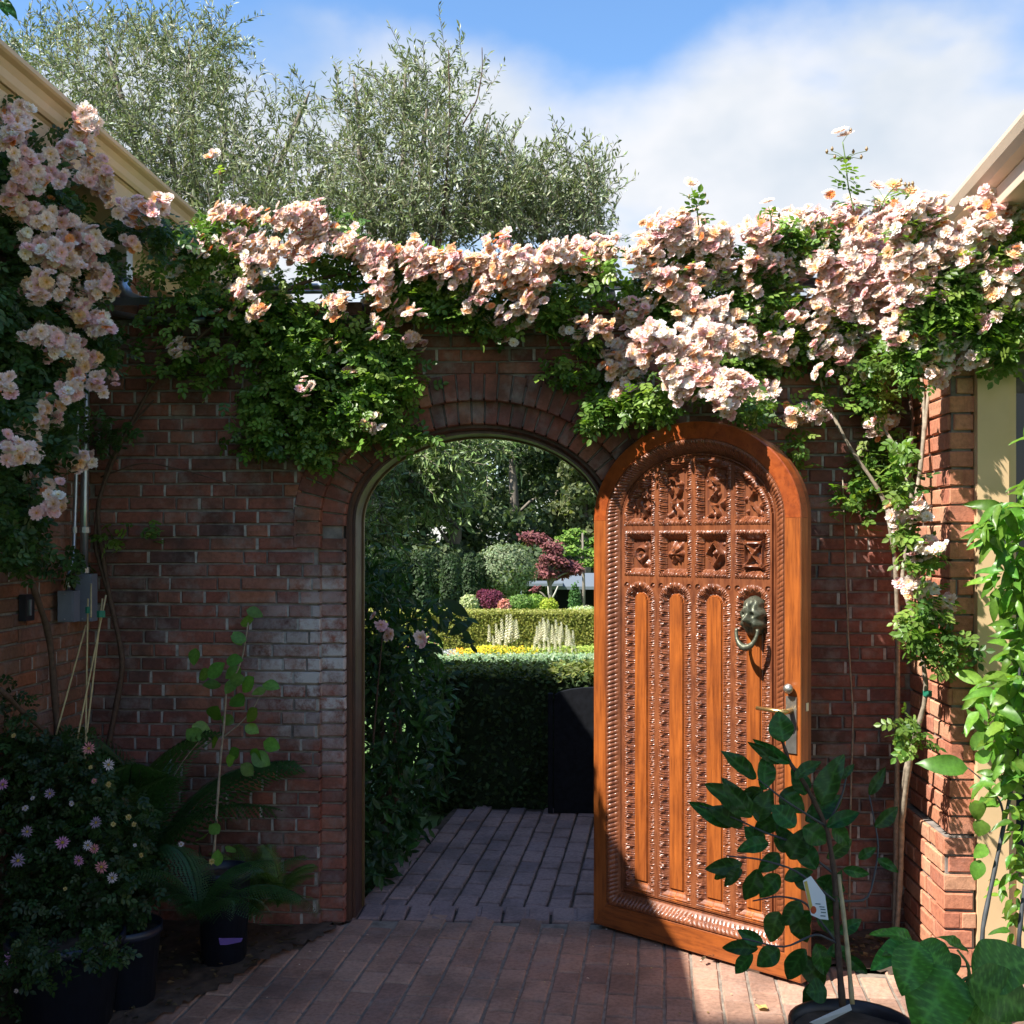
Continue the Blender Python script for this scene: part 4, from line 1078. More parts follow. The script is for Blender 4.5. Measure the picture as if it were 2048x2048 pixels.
for pts, r in (([(1688,1800,4.75),(1692,1500,4.75),(1694,1200,4.75),(1690,1060,4.73),(1670,940,4.72),(1600,840,4.74),(1560,760,4.78),(1540,690,4.82)], (.012, .006)),
               ([(1700,1560,4.6),(1718,1420,4.5),(1750,1310,4.45),(1735,1200,4.45),(1700,1100,4.5),(1712,1020,4.52),(1725,960,4.52),(1700,860,4.6),(1650,780,4.7),(1620,690,4.8)], (.011, .005)),
               ([(1700,1100,4.5),(1760,1160,4.32),(1790,1240,4.3)], (.005, .003)),
               ([(1688,1800,4.75),(1700,1640,4.7),(1702,1500,4.6),(1712,1440,4.52)], (.012, .010)),
               ([(1725,960,4.52),(1740,860,4.58),(1750,760,4.62),(1760,660,4.7),(1770,600,4.8)], (.009, .006)),
               ([(1695,1000,4.73),(1718,880,4.7),(1722,780,4.72),(1700,640,4.8)], (.010, .006)),
               ([(1735,900,4.55),(1745,800,4.6),(1738,700,4.72),(1720,620,4.8)], (.009, .006)),
               ([(1602,1720,4.83),(1605,1500,4.83),(1610,1350,4.83),(1600,1200,4.83),(1590,900,4.83)], (.005, .003))):
    cane(rr, pxc(pts), r, m_canedark if r[0] == .010 else m_cane)
g = GB(); p = onY(1750 * K, 1308 * K, 4.45); g.tube([p + (0, 0, -.01), p + (0, 0, .01)], .017, 8); g.build('tie', m_tie, rr)

# left climbing rose ---------------------------------------------------
rl_ = empty('climbing_rose', (-1.9, 4.1, 0), 'climbing rose with lilac pink heads in the shade against the left building', 'rose', 'climbing roses on the walls')
def left_y(lo, hi):
    def f(px, py, c):
        d_ = ray(px, py); Yw = min(-2.03 / d_[0] * d_[1] if d_[0] < -.02 else 99, 4.80)
        a, b = (c[5], c[6]) if len(c) > 5 else (lo, hi)
        return onY(px, py, Yw * R.uniform(a, b))
    return f
FL = [(60,380,80,100,900),(80,600,90,120,1300),(60,800,70,110,850),(160,500,55,70,430),(250,425,50,30,60,.84,.93),(300,440,45,30,110,.86,.93),(40,960,50,70,330),(35,1040,40,40,130),(190,650,35,40,140),(120,250,50,30,90),(90,740,60,60,330),(210,820,40,30,50,.95,.99),(120,1060,50,30,60,.96,.99),(0,700,40,200,500),(0,300,30,90,200)]
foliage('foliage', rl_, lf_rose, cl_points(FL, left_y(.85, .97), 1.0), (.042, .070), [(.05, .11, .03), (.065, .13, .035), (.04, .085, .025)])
BLf = [(30,240,34,32,13),(155,228,26,20,9),(147,275,28,22,9),(35,308,8,8,1),(105,330,46,22,12),(50,335,40,36,14),(180,342,22,28,7),(105,400,56,28,13),(100,455,46,28,13),(245,405,32,20,9),(290,385,28,16,7),(170,480,32,32,13),(190,530,22,28,10),(120,500,42,38,15),(90,540,36,28,10),(155,590,36,26,12),(185,620,22,22,9),(90,642,38,26,12),(45,690,10,10,1),(115,655,32,22,10),(165,690,18,22,6),(205,722,16,10,3),(85,770,38,28,13),(50,800,32,22,8),(35,850,28,22,6),(140,868,24,16,6),(80,915,24,14,6),(88,945,26,16,6),(5,725,6,18,2),(40,410,20,18,4),(130,560,40,30,10),(20,370,30,40,8),(60,480,25,20,5),(262,462,20,8,2),(300,470,10,7,1),(110,730,26,22,6)]
blossoms(rl_, trusses(cl_points(BLf, left_y(.80, .90), .85), r=.040), [.46, .08, .26, .11, .04, .05], (.017, .026), (.35, -1, .35))
for pts, r in (([(100,1540,.93),(110,1400,.95),(95,1200,.96),(60,1100,.96),(35,1000,.96),(25,850,.96),(60,700,.95),(100,500,.93)], (.014, .008)),
               ([(0,1300,.95),(60,1360,.95),(110,1400,.93)], (.009, .007)), ([(60,1095,.96),(20,1060,.96),(0,980,.96)], (.006, .004))):
    P = []
    for x, y, f in pts:
        d_ = ray(x * K, y * K); P.append(onY(x * K, y * K, min(-2.03 / d_[0] * d_[1], 4.80) * f))
    cane(rl_, P, r, m_canedark)

# ---------------------------------------------------------------- large single leaves
def big_leaf(wr=.42, tipf=1.0, fold=.12, curl=.18, wave=.02, seed=0, col=(.05, .13, .03), nr=7, veins=0):
    rn = random.Random(seed); V = []; Fc = []; C = []
    if veins:
        cs = [-1, -.8, -.6, -.4, -.2, 0, .2, .4, .6, .8, 1]; nr = veins * 6; nc = len(cs)
        for i in range(nr + 1):
            t = i / nr; wv = (math.sin(math.pi * min(1, t ** tipf * .985 + .012))) ** .8 * wr / 2
            for s_ in cs:
                ph = (t - abs(s_) * .16) * veins; v = abs((ph % 1) - .5) * 2
                V.append((s_ * wv, t, fold * abs(s_) * wv * 2 - curl * t * t + wave * math.sin(t * 9 + s_ * 2 + seed) + .010 * (v - .5) * (1 - abs(s_)) ** .3 + .012 * math.sin(t * 23 + seed) * s_ * s_))
                k = 1.5 if s_ == 0 else (1.45 if v > .80 else .86 + .1 * math.sin(t * 5 + s_ * 3 + seed)); C.append(np.array(col) * k)
        for i in range(nr):
            for j in range(nc - 1): Fc.append((i*nc+j, i*nc+j+1, (i+1)*nc+j+1, (i+1)*nc+j))
        return V, Fc, np.array(C)
    for i in range(nr + 1):
        t = i / nr; wv = (math.sin(math.pi * min(1, t ** tipf * .985 + .012))) ** .8 * wr / 2
        for s_ in (-1, 0, 1):
            V.append((s_ * wv, t, fold * abs(s_) * wv * 2 - curl * t * t + wave * math.sin(t * 9 + s_ * 2 + seed)))
            k = 1.25 if s_ == 0 else 1; C.append(np.array(col) * k)
    for i in range(nr):
        for j in range(2): Fc.append((i*3+j, i*3+j+1, i*3+j+4, i*3+j+3))
    return V, Fc, np.array(C)
def leaf_mesh(mat, **k):
    out = []
    for s_ in range(4):
        V, Fc, C = big_leaf(seed=s_ * 3 + 1, **k); g = GB(); g.add(V, Fc, C); out.append(g.mesh('leaf', mat, True))
    return out
def put_leaf(parent, me, base, d, nrm, L_, w=1.0, name='leaf'):
    Rm = frames(np.array(d, float)[None], np.array(nrm, float)[None])[0]
    return inst(name, me, parent, mat4(Rm[:, 0] * L_ * w, Rm[:, 1] * L_, Rm[:, 2] * L_, base))
def pot(name, label, c, r0, r1, h, mat=m_black, group=None, soil_h=.03):
    e = empty(name, (c[0], c[1], c[2]), label, 'pot', group); g = GB(); k = 28; prof = [(r0 * .0, 0), (r0, 0), (r1 * .97, h - .03), (r1 * 1.0, h - .03), (r1 * 1.03, h - .026), (r1 * 1.03, h), (r1 * .97, h), (r1 * .95, h - soil_h - .005)]
    V = [(c[0] + r * math.cos(2*math.pi*j/k), c[1] + r * math.sin(2*math.pi*j/k), c[2] + z) for r, z in prof for j in range(k)]
    Fc = [(i*k+j, i*k+(j+1) % k, (i+1)*k+(j+1) % k, (i+1)*k+j) for i in range(len(prof)-1) for j in range(k)]
    g.add(V, Fc); g.build('shell', mat, e, True)
    g = GB(); V = [(c[0] + r1 * .945 * q * math.cos(2*math.pi*j/k), c[1] + r1 * .945 * q * math.sin(2*math.pi*j/k), c[2] + h - soil_h + R.uniform(-.004, .006)) for q in (1, .66, .33) for j in range(k)] + [(c[0], c[1], c[2] + h - soil_h)]
    Fc = [(i*k+j, i*k+(j+1) % k, (i+1)*k+(j+1) % k, (i+1)*k+j) for i in range(2) for j in range(k)] + [(2*k+j, 2*k+(j+1) % k, 3*k) for j in range(k)]
    g.add(V, Fc); g.build('potting_soil', m_soil, e, True)
    return e

# citrus shrub in its pot, in front of the door ------------------------
pc_ = onZ(1705, 2046, .34)
pot('plant_pot', 'black nursery pot holding the dark leaved shrub with a hanging white tag', (pc_[0], pc_[1], 0), .13, .165, .34)
ct = empty('citrus_shrub', (pc_[0], pc_[1], .31), 'dark glossy leaved young citrus shrub standing before the open carved door', 'shrub')
CY = 3.36
CL = leaf_mesh(lf_glossy, wr=.46, tipf=.85, fold=.22, curl=.24, wave=.03, col=(.032, .105, .022), veins=5)
def cpt(x, y, Y=CY): return onY(x * K, y * K, Y)
c_br = {'a': [(1590,1900,3.24),(1580,1780,3.3),(1575,1650,3.34),(1560,1560,3.36),(1520,1480,3.38),(1490,1440,3.4),(1475,1395,3.4)],
        'b': [(1575,1650,3.34),(1500,1590,3.34),(1440,1570,3.36),(1390,1545,3.38),(1320,1520,3.4)],
        'c': [(1580,1780,3.3),(1520,1700,3.3),(1470,1690,3.32),(1420,1700,3.34)], 'd': [(1575,1700,3.32),(1500,1640,3.3),(1430,1620,3.28),(1370,1615,3.3)],
        'e': [(1580,1780,3.3),(1540,1760,3.26),(1480,1790,3.24),(1400,1770,3.22)], 'f': [(1560,1560,3.36),(1590,1500,3.4),(1600,1450,3.42)],
        'g': [(1560,1560,3.36),(1480,1510,3.3),(1430,1470,3.3)], 'h': [(1580,1700,3.32),(1640,1700,3.4),(1660,1600,3.46),(1640,1500,3.5)]}
for kx in c_br: cane(ct, pxc(c_br[kx]), (.010, .005) if kx == 'a' else (.004, .002), m_darkstem if kx != 'a' else m_canedark, 'branch')
cane(ct, pxc([(1608,1895,3.22),(1598,1780,3.28),(1582,1650,3.35)]), (.007, .007), m_bamboo, 'stake')
def ld(x0, y0, x1, y1, w=None, Y=None, dy=0):
    return (x0, y0, x1, y1, w, Y, dy)
# each leaf: from base to tip as read from the picture
CLV = [(1478,1400,1470,1352,44),(1490,1440,1425,1400,24),(1425,1470,1372,1418,30),(1470,1440,1420,1405,20),(1440,1490,1450,1425,36),(1500,1470,1545,1432,26),(1550,1520,1580,1428,46),(1590,1470,1610,1440,14),(1440,1490,1400,1510,30),(1420,1540,1345,1478,46),(1410,1530,1370,1475,30),(1380,1560,1308,1515,30),(1400,1560,1345,1520,40),
       (1430,1550,1450,1490,40),(1470,1540,1425,1570,34),(1480,1530,1500,1480,36),(1500,1560,1460,1520,40),(1540,1570,1490,1600,36),(1520,1550,1590,1500,38),(1560,1560,1620,1530,28),(1570,1560,1600,1590,30),(1500,1610,1470,1560,32),(1440,1600,1410,1560,34),(1450,1590,1395,1600,30),(1490,1620,1520,1570,40),(1540,1640,1500,1580,38),(1560,1620,1610,1585,24),
       (1430,1640,1410,1700,36),(1400,1630,1335,1640,30),(1385,1635,1345,1655,24),(1400,1640,1370,1665,22),(1470,1650,1435,1690,34),(1480,1660,1530,1640,26),(1540,1660,1600,1680,34),(1580,1690,1560,1730,26),(1590,1640,1640,1650,20),
       (1510,1700,1480,1745,34),(1470,1720,1450,1775,40),(1500,1720,1520,1780,36),(1530,1720,1490,1760,34),(1440,1780,1400,1760,24),(1430,1790,1365,1785,28),(1420,1800,1385,1835,26),(1470,1790,1430,1820,36),(1520,1790,1480,1850,36),(1540,1780,1560,1840,34),(1560,1800,1600,1790,26),(1555,1860,1505,1800,38),(1560,1870,1530,1870,44),(1550,1850,1520,1920,42),(1580,1760,1620,1740,24),(1590,1800,1640,1840,22),
       (1540,1730,1580,1760,30),(1515,1560,1560,1590,40),(1480,1500,1520,1530,34),(1460,1580,1500,1600,36),(1470,1610,1440,1640,30),(1530,1680,1500,1640,32),(1400,1500,1440,1530,32),(1520,1500,1500,1450,34),(1550,1700,1590,1650,28),(1620,1620,1650,1600,18),(1650,1560,1690,1530,26),(1640,1500,1670,1450,20),(1655,1620,1690,1640,18)]
m_pos = []
for i, (x0, y0, x1, y1, wd) in enumerate(CLV):
    Yb = CY + R.uniform(-.08, .08); b = cpt(x0, y0, Yb); t = cpt(x1, y1, Yb + R.uniform(-.03, .03)); d_ = t - b; L_ = np.linalg.norm(d_)
    if i % 2 == 0 and L_ < .075: t = b + d_ * 1.15; d_ = t - b; L_ = np.linalg.norm(d_)
    nrm = np.array((R.uniform(-.6, .6), -1, R.uniform(.1, .9)))
    wpx = wd * K / F * Yb; put_leaf(ct, CL[i % 4], b, d_, nrm, L_ * 1.05, (wpx / (.50 * L_)) * 1.1)
# white tag
tg = empty('plant_tag', tuple(cpt(1510, 1650, 3.2)), 'white hanging plant tag with a yellow stripe and red spot on the citrus shrub', 'tag')
def quad_card(name, pts, Y, dy, mat, parent, th=.0012):
    P = np.array([onY(x, y, Y - dy) for x, y in pts]); g = GB(); n = len(P)
    V = np.concatenate((P, P + np.array((0, th, 0)))); g.add(V, [tuple(range(n)), tuple(range(n, 2*n))[::-1]] + [(i, n+i, n+(i+1) % n, (i+1) % n) for i in range(n)])
    return g.build(name, mat, parent)
TY = 3.14
quad_card('card', [(1606, 1762), (1622, 1752), (1650, 1790), (1657, 1840), (1640, 1838), (1622, 1830)], TY, 0, m_white, tg)
quad_card('stripe', [(1608, 1764), (1614, 1762), (1625, 1812), (1620, 1820)], TY, .0014, m_tagy, tg)
quad_card('spot', [(1621 + 6 + 6 * math.cos(a), 1820 + 8 * math.sin(a)) for a in np.arange(10) * .628], TY, .0014, m_tagr, tg)
for k, (xx, yy) in enumerate(((1636, 1808), (1644, 1814), (1646, 1819), (1647, 1825), (1646, 1832))):
    quad_card('print', [(xx - 5, yy - 1.2), (xx + 5, yy - .4), (xx + 5, yy + 1.2), (xx - 5, yy + .4)], TY, .0014, m_tagd, tg)
lb2 = empty('pot_label', tuple(onY(1680, 2030, 3.05)), 'pale paper strip lying across the rim of the black pot', 'label')
P = [onY(1619, 2045, 3.06), onY(1700, 2008, 3.0), onY(1704, 2020, 3.0), onY(1640, 2052, 3.06)]
g = GB(); g.add(np.concatenate((P, np.array(P) + (0, .0015, 0))), [(0, 1, 2, 3), (7, 6, 5, 4), (0, 4, 5, 1), (1, 5, 6, 2), (2, 6, 7, 3), (3, 7, 4, 0)]); g.build('strip', m_white, lb2)

# broad leaved plant, bottom right --------------------------------------
bp_ = onY(1905, 2110, 2.75)
bl = empty('broad_leaved_plant', (bp_[0], bp_[1], .3), 'low plant with very broad green leaves beside the sunlit brick corner', 'plant')
pot('plant_pot', 'dark pot of the broad leaved plant at the foot of the window', (bp_[0], 2.85, 0), .14, .19, .30, m_navy)
BLL = leaf_mesh(lf_glossy, wr=.62, tipf=.72, fold=.10, curl=.22, wave=.03, col=(.085, .23, .035), veins=8)
for i, (x0, y0, x1, y1, wd, dY) in enumerate([(1905,1942,1826,2075,120,0),(1830,1888,1738,1928,52,.1),(1838,1885,1800,1995,70,.02),(1835,1890,1915,1945,74,.08),(1945,1950,2085,1905,110,.0),(1940,1958,2090,2030,105,-.05),(1935,1962,1990,2040,70,.05),(1826,1880,1748,1853,30,.06),(1935,1905,1888,1862,26,.1),(1900,2000,1965,2070,64,.02),(1830,1900,1770,1900,40,.12),(1960,1900,2010,1880,30,.12),(1880,1905,1905,1960,60,.12),(1935,1990,2040,2060,80,.03)]):
    Yb = 2.75 + dY; b = onY(x0, y0, Yb); t = onY(x1, y1, Yb - .06); d_ = (t - b) * .9; L_ = np.linalg.norm(d_)
    nrm = np.array((R.uniform(-.3, .1), -.75, 1.0)); wpx = wd * .86 / F * Yb; put_leaf(bl, BLL[i % 4], b, d_, nrm, L_ * 1.02, min(1.6, wpx / (.62 * L_)) * 1.25)
for pts in ([(1905,2110),(1915,2000),(1940,1955),(1935,1925),(1915,1900)], [(1905,2110),(1900,1990),(1850,1920),(1832,1888)], [(1905,2110),(1905,2000),(1925,1960),(1945,1950)], [(1905,2110),(1904,2010),(1903,1945)]):
    cane(bl, [onY(x, y, 2.78) for x, y in pts], (.006, .003), m_green, 'stem')

# leafy potted tree, right edge -----------------------------------------
rt = empty('leafy_tree', (1.75, 3.95, 0), 'bright green leafy young tree with drooping leaves in front of the window', 'tree')
LL = leaf_mesh(lf_bright, wr=.30, tipf=.85, fold=.18, curl=.30, wave=.03, col=(.14, .30, .04))[:2] + leaf_mesh(lf_bright, wr=.36, tipf=.8, fold=.25, curl=.45, wave=.04, col=(.10, .22, .03))[:2]
LB = leaf_mesh(lf_bright, wr=.44, tipf=.8, fold=.16, curl=.28, wave=.04, col=(.14, .29, .04))[:2] + leaf_mesh(lf_bright, wr=.38, tipf=.8, fold=.25, curl=.4, wave=.04, col=(.09, .20, .028))[:2]
tb = [[(1990,2060,3.95),(1960,1880,3.95),(1985,1760,4.00),(2010,1640,4.05),(2035,1520,4.05)], [(2060,1960,3.85),(2035,1900,3.85),(2048,1780,3.90),(2070,1650,3.95)],
      [(2010,1640,4.05),(2000,1600,4.05),(1965,1560,4.05),(1935,1535,4.05)], [(2035,1520,4.05),(2040,1300,4.10),(2030,1150,4.10),(2010,1080,4.10),(1985,1045,4.10)], [(2035,1500,4.05),(2060,1200,4.05),(2060,1000,4.05)]]
for i, pts in enumerate(tb): cane(rt, [onY(x, y, Y) for x, y, Y in pts], (.009, .006) if i < 2 else (.005, .002), m_darkstem, 'branch')
leafless = 0
def leafburst(parent, meshes, cx, cy, rx, ry, n, ln, Y=(3.85, 4.2), wf=1.0, drop=1.0, dirx=-.4):
    for k in range(n):
        a = R.uniform(0, 6.28); q = math.sqrt(R.random()); b = onY(cx + rx * q * math.cos(a), cy + ry * q * math.sin(a), R.uniform(*Y))
        d_ = np.array((R.uniform(-1, 1) + dirx * .6, R.uniform(-.7, .4), -drop * R.uniform(-.1, 1.2) + .2)); nrm = np.array((-.5, -.6, .7)) + .5 * rvec(1)[0]
        put_leaf(parent, meshes[R.randrange(4)], b, d_, nrm, R.uniform(ln[0] * .7, ln[1]) , wf)
leafburst(rt, LL, 2001, 1045, 34, 42, 39, (0.073, 0.118), drop=.9)
leafburst(rt, LL, 2041, 1060, 26, 70, 45, (0.073, 0.108))
leafburst(rt, LL, 2021, 1150, 41, 60, 54, (0.073, 0.108))
leafburst(rt, LL, 2051, 1240, 26, 80, 45, (0.073, 0.118))
leafburst(rt, LB, 1985, 1420, 34, 70, 30, (.070, .11), wf=1.0)
leafburst(rt, LB, 1990, 1560, 26, 60, 14, (.06, .09))
leafburst(rt, LB, 2041, 1330, 38, 60, 39, (0.081, 0.135), wf=1.0)
leafburst(rt, LB, 2031, 1430, 42, 60, 45, (0.063, 0.108))
leafburst(rt, LB, 2036, 1520, 36, 60, 39, (0.063, 0.108))
leafburst(rt, LB, 2041, 1640, 26, 60, 30, (0.054, 0.081))
leafburst(rt, LB, 2031, 1780, 36, 90, 39, (0.045, 0.073))
leafburst(rt, LL, 2066, 1000, 18, 60, 21, (0.073, 0.108)); leafburst(rt, LL, 2064, 850, 8, 30, 7, (0.073, 0.099))
for x0, y0, x1, y1, wd in ((1935,1537,1848,1522,42),(1950,1520,1985,1505,24),(1950,1600,1962,1640,34),(1965,1640,1960,1672,30),(1972,1690,1952,1715,24),(1960,1720,1950,1760,26),(1945,1500,1975,1455,30)):
    b = onY(x0, y0, 4.0); t = onY(x1, y1, 3.98); d_ = t - b; L_ = np.linalg.norm(d_)
    put_leaf(rt, LB[R.randrange(4)], b, d_, (R.uniform(-.3, .3), -1, .4), L_, wd / F * 4.0 / (.42 * L_) * 1.1)

# sapling in its pot, left ----------------------------------------------
sp_ = onZ(448, 1925, 0); pot('plant_pot', 'tall dark pot of the round leaved sapling by the soil edge', (sp_[0], sp_[1], .01), .085, .105, .36, m_navy)
quad_card('label_sticker', [(437, 1876), (486, 1876), (482, 1884), (452, 1890), (440, 1890)], sp_[1] - .095, 0, m_purple, [o for o in sc.objects if o.name == 'plant_pot.002' or (o.name.startswith('plant_pot') and o.get('label', '').startswith('tall dark pot'))][0])
sa = empty('sapling', (sp_[0], sp_[1], .35), 'thin stemmed sapling with round light green leaves against the shaded wall', 'sapling')
SY = 4.36
def c8(x, y): return (x * .3623, y * .3623 + 1348)
def c4(x, y): return (x * .3623, y * .3623 + 680)
stm = [c8(1180, 1000), c8(1195, 780), c8(1215, 480), c8(1240, 250), c8(1250, 50), c4(1300, 1850), c4(1340, 1750), c4(1370, 1560)]
cane(sa, [onY(x, y, SY) for x, y in stm], (.006, .0025), m_cane, 'stem', 5)
cane(sa, [onY(x, y, SY) for x, y in (c8(1230, 350), c8(1330, 270), c8(1400, 190), c8(1450, 90))], (.003, .002), m_cane, 'twig', 5)
cane(sa, [onY(x, y, SY) for x, y in (c8(1100, 370), c8(1010, 480), c8(935, 605))], (.0015, .0012), m_cane, 'twig', 4)
SL = leaf_mesh(lf_bright, wr=.80, tipf=.85, fold=.06, curl=.12, col=(.115, .24, .045))
for i, (x, y) in enumerate([c4(1360,1490), c4(1400,1545), c4(1290,1610), c4(1080,1700), c4(1360,1660), c4(1250,1770), c4(1160,1830), c4(1330,1810), c4(1400,1860), c4(1300,1880), c4(1450,1900), c8(1470,85), c8(1220,60), c8(1420,190), c8(1175,250), c8(1060,285), c8(1290,270), c8(1355,285), c8(1455,375), c8(1170,385), c8(1105,365), c8(1320,415), c8(1390,440), c8(1250,490), c8(1420,480), c8(1330,500), c8(1210,880), c8(1250,980), c8(1120,900), c8(1200,1060), c8(1350,20), c8(1150,20), c8(1280, 130)]):
    b = onY(x, y, SY + R.uniform(-.1, .1)); d_ = np.array((R.uniform(-1, 1), R.uniform(-.5, .3), R.uniform(-.6, .5)))
    put_leaf(sa, SL[i % 4], b, d_, (R.uniform(-.3, .3), -.9, R.uniform(.2, 1.)), R.uniform(.055, .085), 1.0)

# ferns ------------------------------------------------------------------
def frond_mesh(L_=1.0, n=34, wid=.24, droop=.35, col=(.035, .095, .025), seed=0):
    g = GB(); rn = random.Random(seed); P = []
    for i in range(13): t = i / 12; P.append((0.02 * math.sin(t * 3), t * (1 - .12 * t), .30 * math.sin(t * 1.9) - droop * t * t))
    g.tube(P, np.linspace(.006, .0015, 13), 4, np.array(col) * .8); P = np.array(P)
    T = unit(np.gradient(P, axis=0)); tt = np.linspace(0, 1, 13)
    for i in range(n):
        t = .10 + .88 * i / n; c = np.array([np.interp(t, tt, P[:, k]) for k in range(3)]); tg_ = unit(np.array([np.interp(t, tt, T[:, k]) for k in range(3)]))
        l = wid * math.sin(math.pi * (t * .86 + .10)) ** .7 * rn.uniform(.9, 1.05)
        for sg in (-1, 1):
            d_ = unit(np.array((sg, 0, 0)) + tg_ * .35 + np.array((0, 0, -.18))); s2 = np.cross(d_, (0, 0, 1.)); w_ = .011
            V = [c]; Fc = []; m = 7
            for k in range(1, m):                       # comb of small pinnules
                q = k / m; pc2 = c + d_ * l * q - np.array((0, 0, .04 * q * q)); ww = w_ * (1.2 - q) * 1.6
                V += [pc2 + s2 * ww, pc2 - s2 * ww, pc2 + d_ * l / m * .55]
            V.append(c + d_ * l - np.array((0, 0, .04)))
            b = 1
            for k in range(1, m): Fc.append((b - 1 if k > 1 else 0, b, b + 2)); Fc.append((b - 1 if k > 1 else 0, b + 2, b + 1)); b += 3
            Fc.append((b - 1, b - 3, len(V) - 1))
            g.add(V, Fc, np.array(col) * rn.uniform(.8, 1.2))
    return g.mesh('frond', lf_rose, False)
FRD = [frond_mesh(seed=1), frond_mesh(seed=2, droop=.5), frond_mesh(seed=3, wid=.20)]
FRL = [frond_mesh(seed=5, col=(.09, .17, .03), wid=.22), frond_mesh(seed=6, col=(.07, .14, .03), droop=.5)]
def fern(label, c, n, ln, meshes, el=(.3, 1.1), az=(0, 6.28)):
    e = empty('fern', tuple(c), label, 'fern', 'ferns growing on the left soil bed')
    for i in range(n):
        a = az[0] + (az[1] - az[0]) * (i + R.uniform(-.3, .3)) / n; el_ = R.uniform(*el); d_ = np.array((math.cos(a) * math.cos(el_), math.sin(a) * math.cos(el_), math.sin(el_)))
        l = R.uniform(*ln); Rm = frames(d_[None], np.array((0, 0, 1.))[None] - .3 * d_[None])[0]
        inst('frond', R.choice(meshes), e, mat4(Rm[:, 0] * l, Rm[:, 1] * l, Rm[:, 2] * l, np.array(c)))
fern('tall dark green fern rising behind the pink flowered shrub', onY(270, 1800, 4.45), 17, (.55, .95), FRD, (.6, 1.4))
fern('drooping fern hanging over the edge between the two left pots', (onZ(350, 1900, .25)[0], 4.12, .27), 13, (.28, .46), FRD, (.1, .9))
fern('small yellowish fern at the foot of the wall beside the sapling', onY(555, 1815, 4.6), 13, (.18, .30), FRL, (.3, 1.2))
fern('green fern behind the sapling pot', onY(500, 1840, 4.62), 11, (.22, .40), FRL, (.5, 1.3))

# pink flowered shrub ----------------------------------------------------
p1, p2 = onZ(100, 2080, 0), onZ(228, 2035, 0)
pot('plant_pot', 'large dark pot in the bottom left corner under the pink flowered shrub', (p1[0], p1[1] + .12, .01), .15, .19, .30, m_navy)
pw = pot('plant_pot', 'dark pot with a small white mark, right of the large corner pot', (p2[0], p2[1] + .1, .01), .10, .125, .28, m_navy)
quad_card('white_mark', [(199, 1957), (206, 1953), (212, 1961), (205, 1966)], p2[1] - .032, 0, m_white, pw)
fs = empty('flowering_shrub', (-1.62, 4.0, .25), 'low shrub with scattered pink and lilac daisy like flowers in the shaded left corner', 'shrub')
FF = [(60,1500,80,90,600,3.9,4.25),(160,1520,80,80,520,3.9,4.25),(200,1620,60,70,380,3.85,4.2),(90,1640,90,80,620,3.85,4.2),(60,1740,80,70,420,3.8,4.1),(180,1720,70,50,300,3.85,4.1),(40,1420,60,40,260,3.95,4.3),(120,1420,60,40,220,3.95,4.3),(50,1790,50,30,90,3.75,3.95),(250,1560,40,60,180,4.0,4.3),(20,1350,40,60,90,3.95,4.2),(260,1650,50,60,160,4.0,4.25),(30,1860,40,50,70,3.7,3.8),(60,1815,60,40,160,3.5,3.7),(180,1790,50,30,110,3.6,3.8),(240,1720,40,30,90,3.9,4.1)]
foliage('foliage', fs, lf_rose, cl_points(FF, wall_y(3.85, 4.2), 1.0), (.03, .055), [(.03, .07, .02), (.045, .095, .025), (.025, .055, .018)])
def daisy(colr, tipc, seed):
    g = GB(); rn = random.Random(seed)
    for k in range(13):
        a = 2 * math.pi * k / 13 + rn.uniform(-.1, .1); ca, sa = math.cos(a), math.sin(a); l = rn.uniform(.85, 1.05)
        V = [(.15*ca, .15*sa, 0), (.62*l*ca - .13*sa, .62*l*sa + .13*ca, .08), (l*ca, l*sa, rn.uniform(-.06, .1)), (.62*l*ca + .13*sa, .62*l*sa - .13*ca, .08)]
        g.add(V, [(0, 1, 2, 3)], np.array([colr, colr, tipc, colr]))
    V = [(.2*math.cos(a), .2*math.sin(a), .03) for a in np.arange(7)*.898] + [(0, 0, .12)]; g.add(V, [(i, (i+1) % 7, 7) for i in range(7)], (.5, .34, .05))
    return g.mesh('flower', lf_petal, False)
DZ = [daisy((.62, .26, .48), (.75, .45, .66), 1), daisy((.66, .58, .60), (.78, .72, .76), 2), daisy((.62, .24, .26), (.70, .36, .38), 3), daisy((.60, .46, .16), (.66, .54, .26), 4), daisy((.40, .28, .40), (.46, .36, .46), 5)]
for (x, y, k, s_) in [(490,410,2,26),(600,500,1,24),(15,610,0,26),(275,660,4,22),(150,870,4,24),(345,930,0,28),(485,945,1,22),(520,965,2,20),(435,1030,0,24),(560,1065,2,26),(620,1125,1,24),(530,820,4,26),(100,1030,4,30),(75,1580,0,38),(205,1635,1,30),(520,590,2,12),(600,610,3,14),(395,715,1,12),(710,790,3,14),(740,830,3,12),(625,830,3,12),(140,740,1,14),(75,340,3,12),(180,685,1,10),(500,515,3,10),(745,945,1,8),(780,1000,3,12),(1000,940,1,12),(360,1185,3,9),(45,1655,3,10),(1170,1035,3,14),(90,1750,1,9)]:
    X_, Y_ = c8(x, y); p = onY(X_, Y_, 3.8 if y < 1500 else 3.62); z = unit(np.array((R.uniform(-.3, .5), -1, R.uniform(0, .7)))); xx = unit(np.cross(z, rvec(1)[0])); yy = np.cross(z, xx); r = s_ / 2 / F * 3.8 * 1.1
    inst('flower', DZ[k], fs, mat4(xx * r, yy * r, z * r, p))
